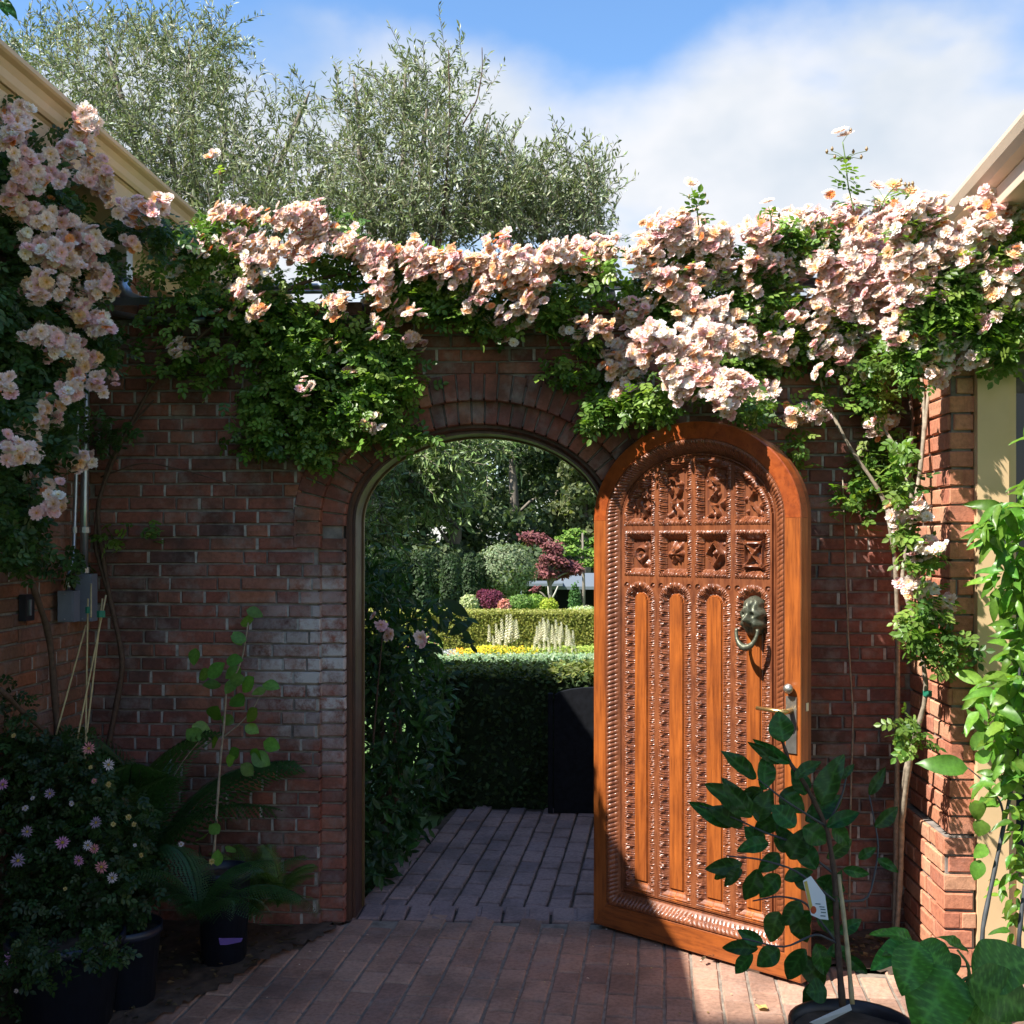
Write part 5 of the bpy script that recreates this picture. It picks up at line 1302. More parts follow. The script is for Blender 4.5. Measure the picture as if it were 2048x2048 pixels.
# bamboo stakes
st_ = empty('bamboo_stakes', tuple(onY(160, 1560, 4.2)), 'bundle of thin bamboo stakes tied with green tape leaning in the left corner', 'stakes')
for a, b in (((176,1197),(170,1560)), ((212,1190),(148,1510)), ((205,1197),(163,1560)), ((172,1250),(112,1470)), ((182,1168),(182,1235))):
    g = GB(); A, B = onY(*a, 4.22), onY(*b, 4.12); g.tube([A + (B - A) * t for t in np.linspace(0, 1, 9)], .0035, 6); g.build('stake', m_bamboo, st_, True)
for (x, y, w_) in ((177, 1220, .012), (202, 1228, .016)):
    p = onY(x, y, 4.2); g = GB(); g.tube([p + (0, 0, -.012), p + (0, 0, .012)], w_, 8); g.build('tie', m_tie, st_)

# small leafy branch, top left corner
hbn = empty('overhanging_branch', tuple(onY(-40, -30, 5.0)), 'tip of a branch with broad dark leaves hanging in at the top left corner', 'branch')
cane(hbn, [(-3.3, 5.6, 3.3), (-3.1, 5.3, 4.0), onY(-60, -40, 5), onY(-10, -10, 5), onY(12, 12, 5)], (.02, .002), m_canedark, 'twig', 5)
for x0, y0, x1, y1 in ((-70, -60, -60, -20), (-50, -50, -30, -80), (-90, -30, -100, 0), (2, 2, 14, 30), (12, 6, 32, 34), (0, 0, 4, 22), (8, 0, 26, 14), (-10, -5, -4, 20)):
    b, t = onY(x0, y0, 5), onY(x1, y1, 5); put_leaf(hbn, CL[0], b, t - b, (0, -1, .3), np.linalg.norm(t - b), 1.0)

# ================================================================ olive trees behind the wall
OLV = [(0, 0, 0), (.125, .5, .03), (0, 1, -.04), (-.125, .5, .03)]; OLF = [(0, 1, 2), (0, 2, 3)]
OLC = [(.20, .25, .11), (.26, .31, .16), (.38, .42, .29), (.11, .15, .06), (.48, .52, .42)]
def olive(label, base, clumps, trunk_to, nleafscale=1.0, leaf=(.034, .062), cols=OLC, lean=(0, 0, 1)):
    """clumps: (px,py,rx_px,ry_px,Y,n_twigs) read at distance Y; upright leafy twigs fill each"""
    t = empty('olive_tree', tuple(base), label, 'tree', 'olive trees behind the garden wall'); b = np.array(base, float)
    P, D, tw = [], [], GB()
    cents = []
    for (px, py, rx, ry, Y, n) in clumps:
        c = onY(px, py, Y); cents.append(c); sx_ = rx * Y / F; sz_ = ry * Y / F
        for k in range(int(n * 1.2)):
            a = R.uniform(0, 6.28); q = R.random() ** .5; dy = R.uniform(-1, 1) * min(1.0, .7 * (sx_ + sz_) / 2 + .2)
            f = math.sqrt(max(.1, 1 - (dy / 1.1) ** 2))
            p0 = c + np.array((sx_ * q * math.cos(a) * f, dy, sz_ * q * math.sin(a) * f)) 
            L_ = R.uniform(.16, .40); out = unit(p0 - c + 1e-6) * .6; d_ = unit(np.array(lean) * .62 + out + .75 * rvec(1)[0]); bend = rvec(1)[0] * .12
            m = int(L_ / .0125 * nleafscale); ts = np.linspace(.02, 1, m)
            p0 = p0 - d_ * L_ * .55
            pts = p0 + d_ * (ts * L_)[:, None] + bend * (ts ** 2)[:, None]
            P.append(pts); al = rng.uniform(0, 6.28, m); side = unit(np.cross(d_, (.3, .2, .9))); s2 = np.cross(d_, side)
            D.append(unit(d_ * .75 + (np.cos(al)[:, None] * side + np.sin(al)[:, None] * s2) * .75))
            tw.tube(pts[::max(1, m // 4)], .0022, 3, (.3, .3, .2), caps=False)
    P = np.concatenate(P); D = np.concatenate(D); n = len(P)
    g = GB(); g.scatter(OLV, OLF, P, frames(D, unit(np.array((-.2, -.3, .7)) + .9 * rvec(n))), np.stack((rng.uniform(*leaf, n),) * 3, 1) * np.array((1.1, 1, 1)), mixcol(cols, n, .25, [.28, .26, .17, .2, .09]))
    o = g.build('crown', lf_olive, t); o['kind'] = 'stuff'
    tw.build('twigs', m_bark, t)
    top = np.array(trunk_to, float); g = GB()
    g.tube([b, b + (top - b) * .35 + (.06, 0, 0), b + (top - b) * .7 - (.04, 0, 0), top], [.13, .11, .09, .07], 9); tk = g.build('trunk', m_bark, t, True)
    for c, cl in zip(cents, clumps):
        if cl[2] < 38 or cl[1] < 130: continue
        g = GB(); mid_ = (top + c) / 2 + np.array((0, 0, -.15)); g.tube([top, mid_, c, c + (c - mid_) * .2], [.045, .03, .018, .006], 6); g.build('limb', m_bark, t, True)
    return t
k = 1.0
olive('broad silvery olive tree rising over the left eave', (-3.2, 8.2, 0), [
    (90, 120, 90, 60, 8.6, 60), (230, 150, 110, 90, 8.2, 130), (380, 140, 90, 110, 8.4, 120), (200, 260, 130, 90, 8.2, 130), (340, 290, 120, 90, 8.0, 130), (450, 90, 50, 60, 8.6, 36),
    (330, 90, 60, 50, 8.8, 45), (450, 270, 80, 100, 8.2, 90), (540, 340, 80, 80, 8.0, 80), (600, 230, 40, 60, 8.4, 22), (430, 400, 110, 60, 7.9, 90), (580, 420, 100, 50, 7.9, 90), (640, 350, 40, 80, 8.4, 36), (130, 60, 50, 26, 8.8, 16), (20, 130, 50, 40, 8.6, 30), (300, 390, 100, 50, 8.2, 60), (235, 60, 60, 40, 8.8, 26)], (-2.7, 8.3, 3.3))
olive('olive tree with a tall bare leader right of the broad one', (-1.95, 8.0, 0), [
    (715, 215, 40, 60, 8.2, 36), (720, 320, 70, 80, 8.0, 95), (810, 190, 60, 60, 8.2, 55), (850, 260, 80, 80, 8.0, 100), (780, 400, 100, 70, 7.8, 120), (900, 370, 90, 90, 7.8, 120), (700, 430, 70, 50, 7.8, 65), (895, 150, 30, 45, 8.2, 12), (960, 150, 18, 40, 8.2, 5), (960, 300, 50, 60, 8.0, 42), (870, 450, 110, 40, 7.8, 70)], (-1.2, 8.0, 2.75))
olive('rounded lower olive tree behind the rightmost end of the flower band', (.75, 7.95, 0), [
    (1020, 340, 70, 50, 8.0, 62), (1100, 370, 80, 60, 7.9, 90), (1180, 360, 45, 55, 7.9, 34), (1060, 430, 110, 60, 7.8, 130), (1170, 440, 55, 60, 7.8, 52), (1000, 420, 70, 70, 7.8, 90), (1150, 500, 70, 30, 7.8, 30)], (.45, 7.9, 2.75))
# dark leader of the middle tree
o2 = [o for o in sc.objects if o.name.startswith('olive_tree') and o.parent is None][1]
cane(o2, [onY(x, y, 7.7) for x, y in ((878, 500), (888, 420), (895, 330), (900, 240), (898, 150), (897, 100))], (.012, .003), m_canedark, 'leader')
cane(o2, [onY(x, y, 7.9) for x, y in ((925, 250), (955, 200), (965, 140), (964, 95))], (.006, .003), m_canedark, 'leader')
# hanging olive boughs seen through the arch
olive('olive tree whose bright hanging boughs fill the upper left of the archway', (-1.95, 8.7, 0), [
    (820, 960, 60, 60, 7.6, 44), (880, 910, 70, 40, 7.6, 44), (770, 1050, 50, 40, 7.5, 22), (870, 990, 60, 40, 7.7, 26), (760, 980, 40, 60, 7.4, 26), (940, 920, 50, 40, 7.8, 22), (900, 1040, 40, 20, 7.8, 6), (735, 1080, 30, 40, 7.4, 8), (850, 860, 90, 30, 7.8, 30), (970, 870, 60, 30, 8.0, 18)], (-1.5, 8.4, 2.75),
    leaf=(.05, .085), cols=[(.14, .22, .06), (.20, .29, .09), (.28, .36, .17), (.07, .12, .035), (.34, .42, .25)], lean=(.25, -.1, -.7))

# ================================================================ garden beyond
LFV = [(0, 0, 0), (.30, .45, .06), (0, 1, 0), (-.30, .45, .06)]
def crownleaf(P, Nn, size, cols, amt=.25, jit=.8):
    n = len(P); g = GB(); nn = unit(Nn + jit * rvec(n)); D = np.cross(nn, rvec(n))
    g.scatter(LFV, OLF, P, frames(D, nn), rng.uniform(*size, n), mixcol(cols, n, amt)); return g
def ellip_pts(c, r, n, lo=.75, lump=.12):
    u = rvec(n); rr_ = rng.uniform(lo, 1.03, n) * (1 + lump * np.sin(u[:, 0] * 7 + c[0]) * np.sin(u[:, 2] * 8 + u[:, 1] * 6))
    return np.array(c) + u * rr_[:, None] * np.array(r), u
def shrub(name, label, c, r, n, size, cols, group=None, cat='shrub', trunk=True, jit=.8, lo=.6, mat=lf_far):
    z0 = zg(c[1]) - .08
    e = empty(name, (c[0], c[1], z0), label, cat, group)
    P, u = ellip_pts(c, r, n, lo); g = crownleaf(P, u, size, cols, jit=jit); o = g.build('crown', mat, e); o['kind'] = 'stuff'
    if trunk: 
        g = GB(); g.tube([(c[0], c[1], z0), (c[0], c[1], (z0 + c[2]) / 2), (c[0] + .05, c[1], c[2])], [.05 * max(r[0], .4), .04 * max(r[0], .4), .02], 6); g.build('trunk', m_bark, e, True)
    return e
# near hedge
def hedge(label, x0, x1, y0, y1, z0, z1, n, size, cols, topcols=None, st=.06):
    e = empty('clipped_hedge', ((x0 + x1) / 2, (y0 + y1) / 2, z0), label, 'hedge')
    g = GB(); V = []; Fc = []
    # inner lumpy body
    nx_, nz_ = max(2, int((x1 - x0) / (st * 3))), max(2, int((z1 - z0) / (st * 2)))
    def wall_(fn, a, b):
        base = len(V)
        for i in range(a + 1):
            for j in range(b + 1): V.append(fn(i / a, j / b))
        for i in range(a):
            for j in range(b): Fc.append((base + i*(b+1)+j, base + (i+1)*(b+1)+j, base + (i+1)*(b+1)+j+1, base + i*(b+1)+j+1))
    j_ = lambda: R.uniform(-.02, .02)
    wall_(lambda u, v: (x0 + (x1-x0)*u, y0 + .05 + j_(), z0 + (z1-z0-.04)*v), nx_, nz_)
    wall_(lambda u, v: (x0 + (x1-x0)*u, y0 + .05 + (y1-y0-.1)*v, z1 - .05 + j_()), nx_, 4)
    wall_(lambda u, v: (x0 + (x1-x0)*u, y1 - .05, z0 + (z1-z0-.04)*v), nx_, nz_)
    wall_(lambda u, v: (x0 + .03, y0 + .05 + (y1-y0-.1)*u, z0 + (z1-z0-.04)*v), 3, nz_)
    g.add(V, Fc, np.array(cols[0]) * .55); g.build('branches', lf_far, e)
    A = [(x1-x0)*(z1-z0), (x1-x0)*(y1-y0)]; n1 = int(n * A[0] / sum(A)); n2 = n - n1
    P = np.stack((rng.uniform(x0, x1, n1), y0 + rng.uniform(-.02, .07, n1), rng.uniform(z0, z1, n1)), 1)
    g = crownleaf(P, np.tile((0, -1., .2), (n1, 1)), size, cols, jit=.55 if x0 < -5 else .9, amt=.12 if x0 < -5 else .25)
    P = np.stack((rng.uniform(x0, x1, n2), rng.uniform(y0, y1, n2), z1 + rng.uniform(-.05, .015, n2)), 1)
    n_ = len(P); nn = unit(np.array((0, 0, 1.)) + .7 * rvec(n_)); D = np.cross(nn, rvec(n_))
    g.scatter(LFV, OLF, P, frames(D, nn), rng.uniform(*size, n_), mixcol(topcols or cols, n_, .25))
    o = g.build('foliage', lf_far, e); o['kind'] = 'stuff'
    return e
hedge('dark clipped hedge at the end of the brick path', -.95, 3.6, 7.12, 7.75, -.05, .83, 21000, (.025, .05), [(.035, .065, .018), (.055, .09, .025), (.025, .045, .014)], [(.16, .19, .04), (.10, .13, .03), (.20, .22, .06)])  # yellow top leaves carry sunlight in their colour
hedge('long golden green clipped hedge behind the flower bed', -7, 9, 21.0, 21.9, -.75, .33, 60000, (.03, .055), [(.20, .21, .03), (.23, .235, .035), (.17, .19, .03)], [(.34, .34, .10), (.30, .31, .08)])
# dark boarded gate leaf against the near hedge
dg = empty('dark_board', (.18, 6.98, 0), 'dark round topped board standing against the near hedge, half hidden by the door', 'board')
P = [(-.10, 0), (.46, 0), (.46, .70)] + [(.18 + .28 * math.cos(a), .70 + .06 * math.sin(a)) for a in np.linspace(.2, math.pi - .2, 9)] + [(-.10, .66)]
g = GB(); n = len(P); V = [(x, 6.96, z) for x, z in P] + [(x, 7.0, z) for x, z in P]
g.add(V, [tuple(range(n)), tuple(range(n, 2*n))[::-1]] + [(i, (i+1) % n, n+(i+1) % n, n+i) for i in range(n)]); g.build('panel', m_dark, dg)
g = GB(); g.box((-.135, 6.95, 0), (-.105, 7.01, .72)); g.build('post', m_dark, dg)

# dark leafy shrubs left inside the arch
def laurel(label, clusters, base, size, cols, silhouettes=()):
    e = empty('laurel_shrub', tuple(base), label, 'shrub')
    P = cl_points([(x / K, y / K, rx / K, ry / K, n, a, b) for (x, y, rx, ry, n, a, b) in clusters], wall_y(6, 6))
    n = len(P); D = rvec(n); D[:, 2] -= .3; g = GB()
    V, Fc, _ = big_leaf(wr=.36, nr=3, seed=2); g.scatter(V, Fc, P, frames(D, unit(np.array((-.3, -.6, .7)) + .7 * rvec(n))), rng.uniform(*size, n), mixcol(cols, n, .3))
    o = g.build('foliage', lf_rose, e); o['kind'] = 'stuff'
    g = GB()
    for x, y in ((745, 1500), (800, 1400), (780, 1250), (730, 1200)):
        q = onY(x, y, 6.0); b = np.array(base); g.tube([b, (b + q) / 2 + (.05, 0, 0), q], [.02, .014, .006], 5)
    g.build('stems', m_canedark, e, True); return e
ls = laurel('tall dark leaved shrub filling the left side of the archway beside the path', [
    (740, 1330, 70, 90, 620, 5.6, 6.4), (790, 1430, 90, 110, 900, 5.7, 6.6), (760, 1560, 80, 90, 620, 5.5, 6.4), (840, 1500, 60, 100, 420, 6.1, 6.8), (740, 1680, 60, 90, 420, 5.4, 6.0), (800, 1640, 50, 70, 240, 5.9, 6.4), (740, 1200, 60, 90, 420, 5.7, 6.4), (800, 1300, 70, 60, 300, 5.8, 6.4), (860, 1400, 50, 70, 220, 6.3, 6.8), (770, 1130, 60, 50, 130, 5.8, 6.5), (830, 1215, 50, 22, 60, 5.9, 6.3), (880, 1240, 50, 16, 26, 5.9, 6.2), (725, 1760, 40, 50, 160, 5.3, 5.7)],
    (-.98, 5.9, -.02), (.055, .085), [(.022, .06, .018), (.035, .09, .025), (.05, .12, .035)])
LM = leaf_mesh(lf_glossy, wr=.36, tipf=.9, col=(.03, .07, .022))
for x0, y0, x1, y1 in ((898,1270,946,1238),(893,1268,882,1225),(920,1280,952,1282),(925,1258,945,1290),(862,1246,886,1262),(868,1230,905,1226),(886,1200,940,1232),(850,1222,868,1200),(940,1290,950,1300)):
    b, t = onY(x0, y0, 6.05), onY(x1, y1, 6.05); put_leaf(ls, LM[R.randrange(4)], b, t - b, (.1, -1, .5), max(.06, np.linalg.norm(t - b)), 1.1)
cane(ls, [onY(x, y, 6.06) for x, y in ((780, 1260), (830, 1235), (880, 1250), (930, 1275), (950, 1295))], (.005, .002), m_darkstem, 'twig', 5)
pr = empty('shrub_rose', tuple(onY(765, 1400, 5.9)), 'pink rose blooming among the dark leaves inside the archway', 'rose')
blossoms(pr, np.array([onY(x, y, 5.5) for x, y in ((762, 1252), (770, 1262), (776, 1272), (783, 1268), (842, 1275), (846, 1283), (748, 1232))]), [.5, .1, .4, 0, 0, 0], (.026, .036))
cane(pr, [onY(x, y, 5.6) for x, y in ((745, 1500), (755, 1380), (765, 1270))], (.006, .003), m_canedark)
# low ground cover strip at the foot of the left shrub
# columnar yews
YEW = [(.035, .065, .022), (.05, .085, .03), (.028, .05, .018)]
for i, (px, w_, Y, top) in enumerate(((902, 24, 32, 1112), (938, 13, 33, 1110), (960, 12, 33.5, 1112), (978, 10, 34, 1116), (845, 26, 31, 1105), (800, 28, 31, 1100), (757, 28, 30.5, 1104), (722, 24, 30, 1100))):
    c = onY(px, 1180, Y); zt = onY(px, top, Y)[2]; r = w_ * Y / F; z0 = zg(Y) - .08
    e = empty('columnar_yew', (c[0], Y, z0), ['broad dark yew column', 'slim dark yew column'][w_ < 15] + ', ' + ['left of the slim trio', 'first of the slim trio', 'middle of the slim trio', 'last of the slim trio beside the silvery tree', 'behind the overhanging boughs', 'second behind the boughs', 'third behind the boughs', 'nearest the left door jamb'][i], 'yew', 'clipped yew columns across the garden')
    n = 2600; a = rng.uniform(0, 6.28, n); z = rng.uniform(0, 1, n); rr_ = r * (1 - .15 * z) * (1 - np.clip((z - .93) / .07, 0, 1) * .5) * (1 + .10 * np.sin(a * 5 + 2 * z) * .8) * rng.uniform(.85, 1.03, n)
    P = np.stack((c[0] + rr_ * np.cos(a), Y + rr_ * np.sin(a), z0 + (zt - z0) * z), 1); u = np.stack((np.cos(a), np.sin(a), .2 + 0 * a), 1)
    g = crownleaf(P, u, (.07, .14), YEW, jit=.5); topm = z > .94
    o = g.build('crown', lf_far, e); o['kind'] = 'stuff'
    g = GB(); g.tube([(c[0], Y, z0), (c[0], Y, zt - .25)], [r * .8, r * .6], 8, (.02, .03, .012)); g.build('trunk', lf_far, e)
# silvery round tree, red maple, green tree, right
c = onY(1010, 1140, 34); shrub('silver_tree', 'round silvery green tree standing beside the yew columns', c, (.88, .85, .76), 9000, (.07, .13), [(.20, .25, .13), (.25, .30, .17), (.16, .21, .11)], cat='tree', jit=.6)
def layered(name, label, specs, Y, n, size, cols, cat='tree', trunkpx=None):
    z0 = zg(Y) - .08; tx = onY(trunkpx, 1180, Y)[0]; e = empty(name, (tx, Y, z0), label, cat); PP, UU = [], []; g2 = GB()
    g2.tube([(tx, Y, z0), (tx + .05, Y, (z0 + onY(0, specs[0][1], Y)[2]) / 2), (tx, Y, onY(0, specs[0][1], Y)[2])], [.10, .07, .04], 6)
    for (px, py, rx, ry) in specs:
        c = onY(px, py, Y + R.uniform(-.4, .4)); s_ = Y / F; P, u = ellip_pts(c, (rx * s_, rx * s_ * .8, ry * s_), int(n * rx * ry / 900), .3); PP.append(P); UU.append(u)
        g2.tube([(tx, Y, c[2] - .4), ((tx + c[0]) / 2, (Y + c[1]) / 2, c[2] - .15), tuple(c)], [.04, .03, .012], 5)
    g = crownleaf(np.concatenate(PP), np.concatenate(UU) * .3 + (0, -.3, .7), size, cols, jit=.6); o = g.build('crown', lf_far, e); o['kind'] = 'stuff'
    g2.build('trunk', m_bark, e, True)
layered('japanese_maple', 'spreading dark red maple over the grey canopy', [(1075, 1078, 26, 12), (1060, 1072, 22, 9), (1105, 1092, 24, 9), (1098, 1118, 26, 9), (1112, 1104, 20, 8), (1092, 1132, 24, 8), (1120, 1124, 20, 8), (1135, 1130, 28, 10), (1090, 1148, 26, 9), (1120, 1150, 22, 8), (1150, 1140, 18, 10), (1072, 1178, 8, 6)], 38, 1500, (.09, .16), [(.20, .065, .068), (.25, .095, .09), (.14, .042, .048)], trunkpx=1098)
layered('maple_tree', 'yellow green layered tree behind the red maple', [(1150, 1066, 22, 9), (1135, 1078, 26, 8), (1160, 1088, 26, 9), (1180, 1105, 24, 9), (1140, 1100, 30, 9), (1195, 1085, 22, 14), (1175, 1125, 22, 8), (1210, 1110, 25, 20)], 44, 1500, (.11, .20), [(.15, .26, .04), (.20, .32, .05), (.09, .17, .03)], trunkpx=1165)
# canopy pavilion
pv = empty('garden_pavilion', tuple(onY(1170, 1200, 46)), 'grey hip roofed pavilion with a flat side canopy at the far side of the garden', 'pavilion')
z0 = zg(46) - .08
def P46(x, y, Y=46): return onY(x, y, Y)
a = P46(1098, 1173); b = P46(1300, 1173); ra = P46(1148, 1146, 47.5); rb_ = P46(1250, 1146, 47.5); ab = np.array((a[0], 50, a[2])); bb = np.array((b[0], 50, b[2]))
g = GB(); g.add([a, b, bb, ab, ra, rb_, a + (0, 0, -.12), b + (0, 0, -.12), bb + (0, 0, -.12), ab + (0, 0, -.12)], [(0, 1, 5, 4), (1, 2, 5), (2, 3, 4, 5), (3, 0, 4), (6, 9, 8, 7), (0, 6, 7, 1), (1, 7, 8, 2), (2, 8, 9, 3), (3, 9, 6, 0)]); g.build('roof', m_tent, pv)
a = P46(1040, 1167, 45); b = P46(1110, 1167, 45); g = GB(); g.box((a[0], 45, a[2] - .10), (b[0] + .3, 48, a[2])); g.build('side_canopy', m_tent, pv)
for x in (1042, 1100, 1160, 1220):
    q = P46(x, 1175, 45.2); g = GB(); g.box((q[0] - .03, 45.2, z0), (q[0] + .03, 45.26, q[2] - .02)); g.build('post', m_zinc, pv)
q = P46(1170, 1200, 49.5); g = GB(); g.box((P46(1090, 1200, 49)[0], 49, z0), (P46(1290, 1200, 49)[0], 49.1, q[2] + .5)); g.build('shade_backing', m_dark, pv)  # near-black sheet stands in for the shade under the canopy
c = P46(1150, 1200, 44); shrub('clipped_column', 'green clipped column shrub inside the pavilion front', (c[0], 44, -.9), (.25, .25, .9), 1400, (.08, .14), [(.05, .12, .03), (.07, .16, .04)])
e = empty('bare_tree', (P46(1100, 1200, 43)[0], 43, z0), 'pale forked trunk of a small tree under the canopy', 'tree')
g = GB(); p0 = P46(1100, 1230, 43); p1_ = P46(1101, 1203, 43); g.tube([p0, p1_], [.06, .05], 6); g.tube([p1_, P46(1110, 1186, 43), P46(1116, 1172, 43)], [.04, .03, .02], 5); g.tube([p1_, P46(1097, 1186, 43), P46(1096, 1172, 43)], [.04, .03, .02], 5); g.build('trunk', simple('pale_bark', (.45, .42, .36), .8), e, True)
# mounds behind the far hedge
for (nm, lab, px, py, rx, ry, Y, cols) in (
    ('pale_shrub', 'pale yellow green flowering mound left of the purple shrub', 938, 1210, 18, 20, 26, [(.42, .48, .22), (.55, .58, .35)]),
    ('purple_shrub', 'dark purple red leaved mound in the far bed', 985, 1202, 24, 22, 26.5, [(.14, .03, .06), (.20, .04, .08)]),
    ('purple_shrub', 'smaller purple red shrub peeping over the larger purple mound', 968, 1190, 14, 10, 28, [(.14, .03, .06), (.18, .03, .07)]),
    ('pink_shrub', 'salmon pink flowering bush in front of the far green mounds', 1008, 1216, 12, 16, 25, [(.62, .24, .20), (.70, .38, .30)]),
    ('green_shrub', 'flat topped light green bush behind the salmon one', 1040, 1206, 26, 16, 27, [(.14, .24, .06), (.20, .32, .08)]),
    ('green_shrub', 'fresh green bush between the flat topped and yellow ones', 1072, 1208, 20, 18, 27.5, [(.18, .30, .05), (.25, .38, .08)]),
    ('yellow_shrub', 'bright yellow green round bush at the end of the far mounds', 1098, 1212, 17, 15, 26, [(.34, .42, .04), (.40, .46, .06)]),
    ('pale_shrub', 'low pale flowering edge plant before the pavilion', 1170, 1222, 40, 8, 26, [(.40, .48, .2), (.20, .32, .08), (.6, .62, .45)])):
    c = onY(px, py, Y); s_ = Y / F; shrub(nm, lab, c, (rx * s_, rx * s_, ry * s_), 2600, (.04, .075), cols, trunk=False)
# flower bed: yellow and orange mass, grey edging, white mass
def bedmass(name, label, poly, n, size, cols, cat, Y=(19, 20.4), up=.6):
    P = []
    while len(P) < n:
        x, y = R.uniform(min(p[0] for p in poly), max(p[0] for p in poly)), R.uniform(min(p[1] for p in poly), max(p[1] for p in poly))
        if inside((x, y), poly): P.append(onY(x, y, R.uniform(*Y)))
    P = np.array(P); e = empty(name, tuple(P.mean(0) * (1, 1, 0) + (0, 0, zg(20) - .07)), label, cat)
    g = crownleaf(P, np.tile((0, -.4, 1.), (n, 1)), size, cols, jit=.8); o = g.build('flowers', lf_far, e); o['kind'] = 'stuff'
    g = GB(); 
    for p in P[::14]: g.tube([(p[0], p[1], zg(p[1]) - .08), tuple(p)], .006, 3, (.10, .2, .04), False)
    o = g.build('stems', lf_far, e); o['kind'] = 'stuff'
bedmass('yellow_flowers', 'band of bright yellow flowers low in the bed', [(915, 1300), (980, 1290), (1075, 1296), (1075, 1318), (915, 1318)], 2600, (.03, .055), [(.80, .55, .02), (.72, .60, .05), (.30, .38, .05)], 'flowers')
bedmass('orange_flowers', 'small patch of orange flowers at the left end of the yellow band', [(895, 1305), (925, 1296), (930, 1318), (895, 1318)], 500, (.03, .05), [(.75, .30, .02), (.78, .42, .03)], 'flowers')
bedmass('white_flowers', 'clump of small white flowers left of the orange patch', [(876, 1302), (910, 1298), (912, 1316), (876, 1316)], 400, (.03, .05), [(.7, .68, .72), (.3, .34, .3)], 'flowers')
bedmass('grey_edging_plants', 'blue green edging plants along the front of the flower bed', [(810, 1310), (1195, 1308), (1195, 1330), (810, 1330)], 5200, (.04, .07), [(.24, .34, .16), (.20, .29, .17), (.34, .42, .27)], 'plants', (18.2, 19))
bedmass('pink_flowers', 'pink flowers and soft green growth at the left end of the bed', [(815, 1290), (850, 1262), (885, 1285), (880, 1312), (815, 1312)], 1300, (.035, .06), [(.55, .22, .20), (.20, .32, .06), (.30, .42, .1), (.16, .28, .05)], 'flowers')
bedmass('bed_greenery', 'yellow green leaves beneath the white flower spikes', [(1050, 1296), (1195, 1290), (1195, 1318), (1050, 1318)], 1800, (.035, .06), [(.36, .42, .08), (.24, .34, .05)], 'plants')
def spike_mesh(seed):
    g = GB(); rn = random.Random(seed); g.tube([(0, 0, 0), (0.02, 0, .5), (0, 0, 1)], [.012, .010, .004], 4, (.2, .32, .06))
    for k in range(60):
        t = .22 + .78 * k / 60; a = k * 2.4; r = .075 * (1.15 - t) + .022; c = np.array((.02 * math.sin(t * 3), 0, t)); d_ = np.array((math.cos(a), math.sin(a), -.3))
        s2 = np.array((-math.sin(a), math.cos(a), 0)); V = [c, c + d_ * r + s2 * r * .5, c + d_ * r * 1.5 + (0, 0, -.01), c + d_ * r - s2 * r * .5]
        g.add(V, [(0, 1, 2, 3)], np.array((.86, .84, .62)) * rn.uniform(.85, 1.1))
    return g.mesh('flower_spike', lf_petal, False)
SPK = [spike_mesh(i) for i in range(3)]
def spikes(label, lst, Y, group):
    p = onY(lst[0][0], 1320, Y); e = empty('white_spire_plant', (p[0], Y, zg(Y) - .075), label, 'plant', group)
    for (x, yt, yb) in lst:
        b, t = onY(x, yb, Y + R.uniform(-.3, .3)), onY(x + R.uniform(-7, 4), yt, Y); h_ = t[2] - b[2]
        inst('flower_spike', R.choice(SPK), e, mat4(np.array((h_, 0, 0)), (0, h_, 0), np.array((t[0] - b[0], 0, h_)), b))
spikes('left stand of tall white flower spires before the golden hedge', [(978, 1250, 1292), (988, 1268, 1300), (995, 1245, 1296), (1003, 1234, 1290), (1010, 1262, 1300), (1014, 1228, 1288), (1021, 1226, 1286), (1027, 1238, 1292), (1034, 1236, 1286), (1019, 1246, 1296), (1000, 1256, 1296)], 19.6, None)
spikes('right fuller stand of white flower spires before the golden hedge', [(1072, 1252, 1296), (1080, 1244, 1290), (1085, 1236, 1294), (1091, 1242, 1290), (1098, 1240, 1288), (1105, 1250, 1296), (1112, 1240, 1290), (1118, 1252, 1296), (1124, 1244, 1292), (1133, 1250, 1300), (1140, 1256, 1302), (1145, 1262, 1306), (1068, 1270, 1308), (1078, 1272, 1312), (1088, 1268, 1310), (1099, 1272, 1312), (1110, 1270, 1312), (1121, 1276, 1314), (1132, 1278, 1314), (1143, 1284, 1316), (1152, 1288, 1318), (1160, 1298, 1320)], 19.4, None)
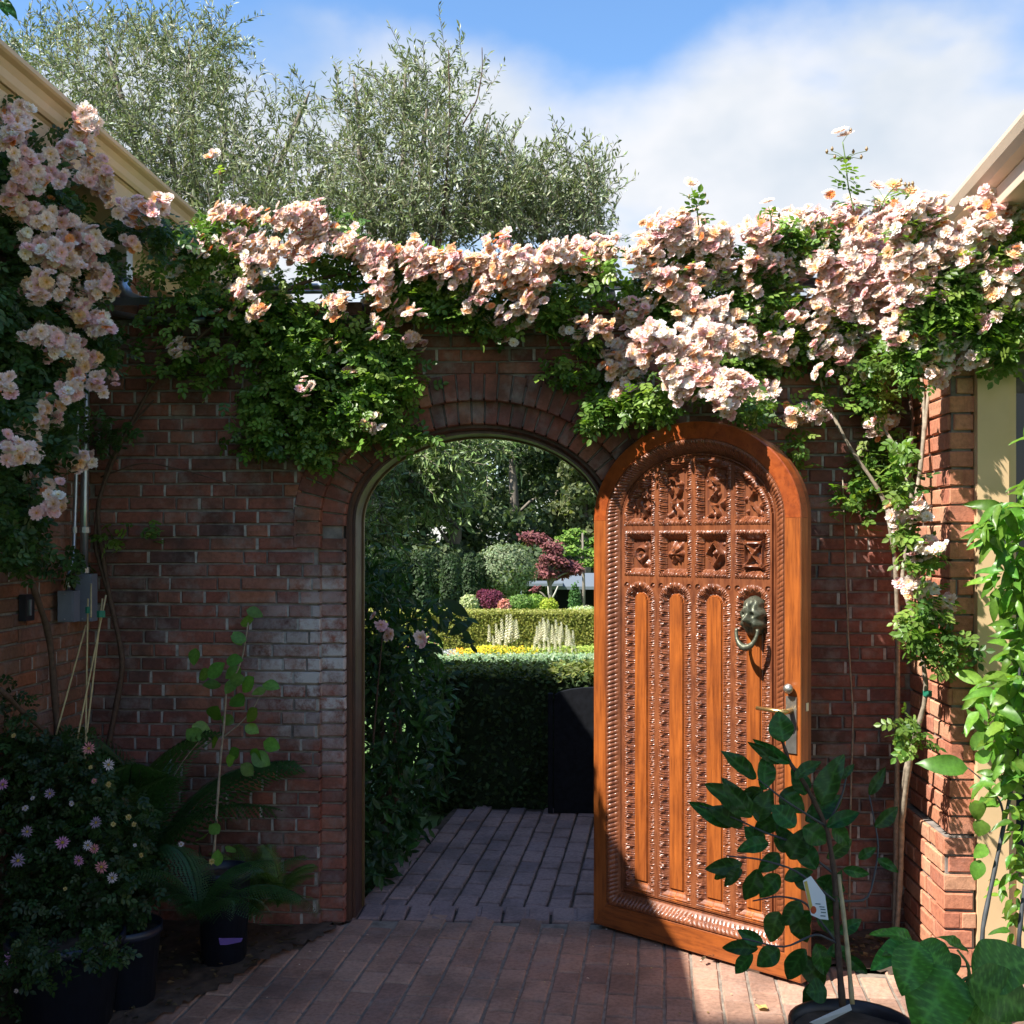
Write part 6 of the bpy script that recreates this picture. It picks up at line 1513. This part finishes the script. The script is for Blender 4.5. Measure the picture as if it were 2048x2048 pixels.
# big trees filling the background
def bigtree(label, px, Y, top, rx, cols, n=6500, size=(.22, .42), low=1240, seed=0, clumps=26):
    z0 = zg(Y) - .1; x = onY(px, 1000, Y)[0]; zt = onY(px, top, Y)[2]; zl = onY(px, low, Y)[2]; e = empty('woodland_tree', (x, Y, z0), label, 'tree', 'tall woodland trees beyond the garden')
    g2 = GB(); g2.tube([(x, Y, z0), (x + .2, Y, (z0 + zt) / 2), (x, Y, zt - .6)], [.32, .24, .05], 8)
    PP, UU = [], []; s_ = Y / F; rw = rx * s_
    for k in range(clumps):
        t = R.random(); a = R.uniform(0, 6.28); q = math.sqrt(R.random()); env = math.sin(math.pi * (.15 + .75 * t)) ** .6
        c = (x + rw * env * q * math.cos(a), Y + rw * .7 * q * math.sin(a), zl + (zt - zl) * (t * .9 + .02)); cr_ = rw * R.uniform(.28, .46)
        P, u = ellip_pts(c, (cr_, cr_, cr_ * .75), n // clumps, .55); PP.append(P); UU.append(u)
        if k % 3 == 0: g2.tube([(x, Y, max(z0 + .5, c[2] - 1.5)), ((x + c[0]) / 2, (Y + c[1]) / 2, c[2] - .5), c], [.10, .07, .03], 5)
    g = crownleaf(np.concatenate(PP), np.concatenate(UU), size, cols, jit=.9); o = g.build('crown', lf_far, e); o['kind'] = 'stuff'; g2.build('trunk', m_bark, e, True)
DK = [(.05, .08, .03), (.075, .11, .042), (.10, .135, .055), (.035, .055, .024)]; OG = [(.15, .175, .075), (.20, .22, .10), (.10, .13, .055)]
for i, a in enumerate((('dark woodland tree behind the yew columns', 905, 52, 800, 120, DK), ('dark evergreen filling the middle of the archway', 1020, 56, 770, 120, DK), ('tall dark tree behind the red maple', 1110, 60, 800, 100, DK), ('grey green tree crown high at the right of the archway', 1165, 54, 900, 62, OG), ('broad dark tree seen at the left of the archway', 780, 50, 800, 120, DK),
              ('dark tree hidden mostly behind the open door', 1240, 58, 790, 120, DK), ('dark tree behind the left shrubs', 660, 55, 800, 130, DK), ('far dark tree closing the view to the right', 1370, 60, 780, 130, DK), ('far tree beyond the left building', 520, 60, 800, 140, DK), ('far tree behind the right brick building', 1520, 60, 800, 140, DK), ('furthest tree between the dark evergreens', 960, 72, 800, 150, DK), ('furthest tree at the right end of the wood', 1180, 74, 790, 150, DK))):
    bigtree(*a, n=7000 if 3 != i else 6000, low=1060 if i == 3 else 1240, size=(.22, .42) if i < 10 else (.35, .6))
for i, (px, Y, lab) in enumerate(((860, 48, 'low dark understorey bush left of the silvery tree'), (1040, 50, 'low dark understorey bush behind the silvery tree'), (1130, 56, 'low dark understorey bush behind the pavilion'), (760, 46, 'low dark understorey bush behind the left shrubs'), (1240, 58, 'low dark understorey bush hidden behind the door'))):
    c = onY(px, 1160, Y); shrub('understorey_bush', lab, c, (90 * Y / F, 2, 70 * Y / F), 5000, (.2, .4), DK, group='understorey bushes before the wood', trunk=True)
print('objects', len(sc.objects), 'tris', sum(len(o.data.polygons) for o in sc.objects if o.type == 'MESH'))
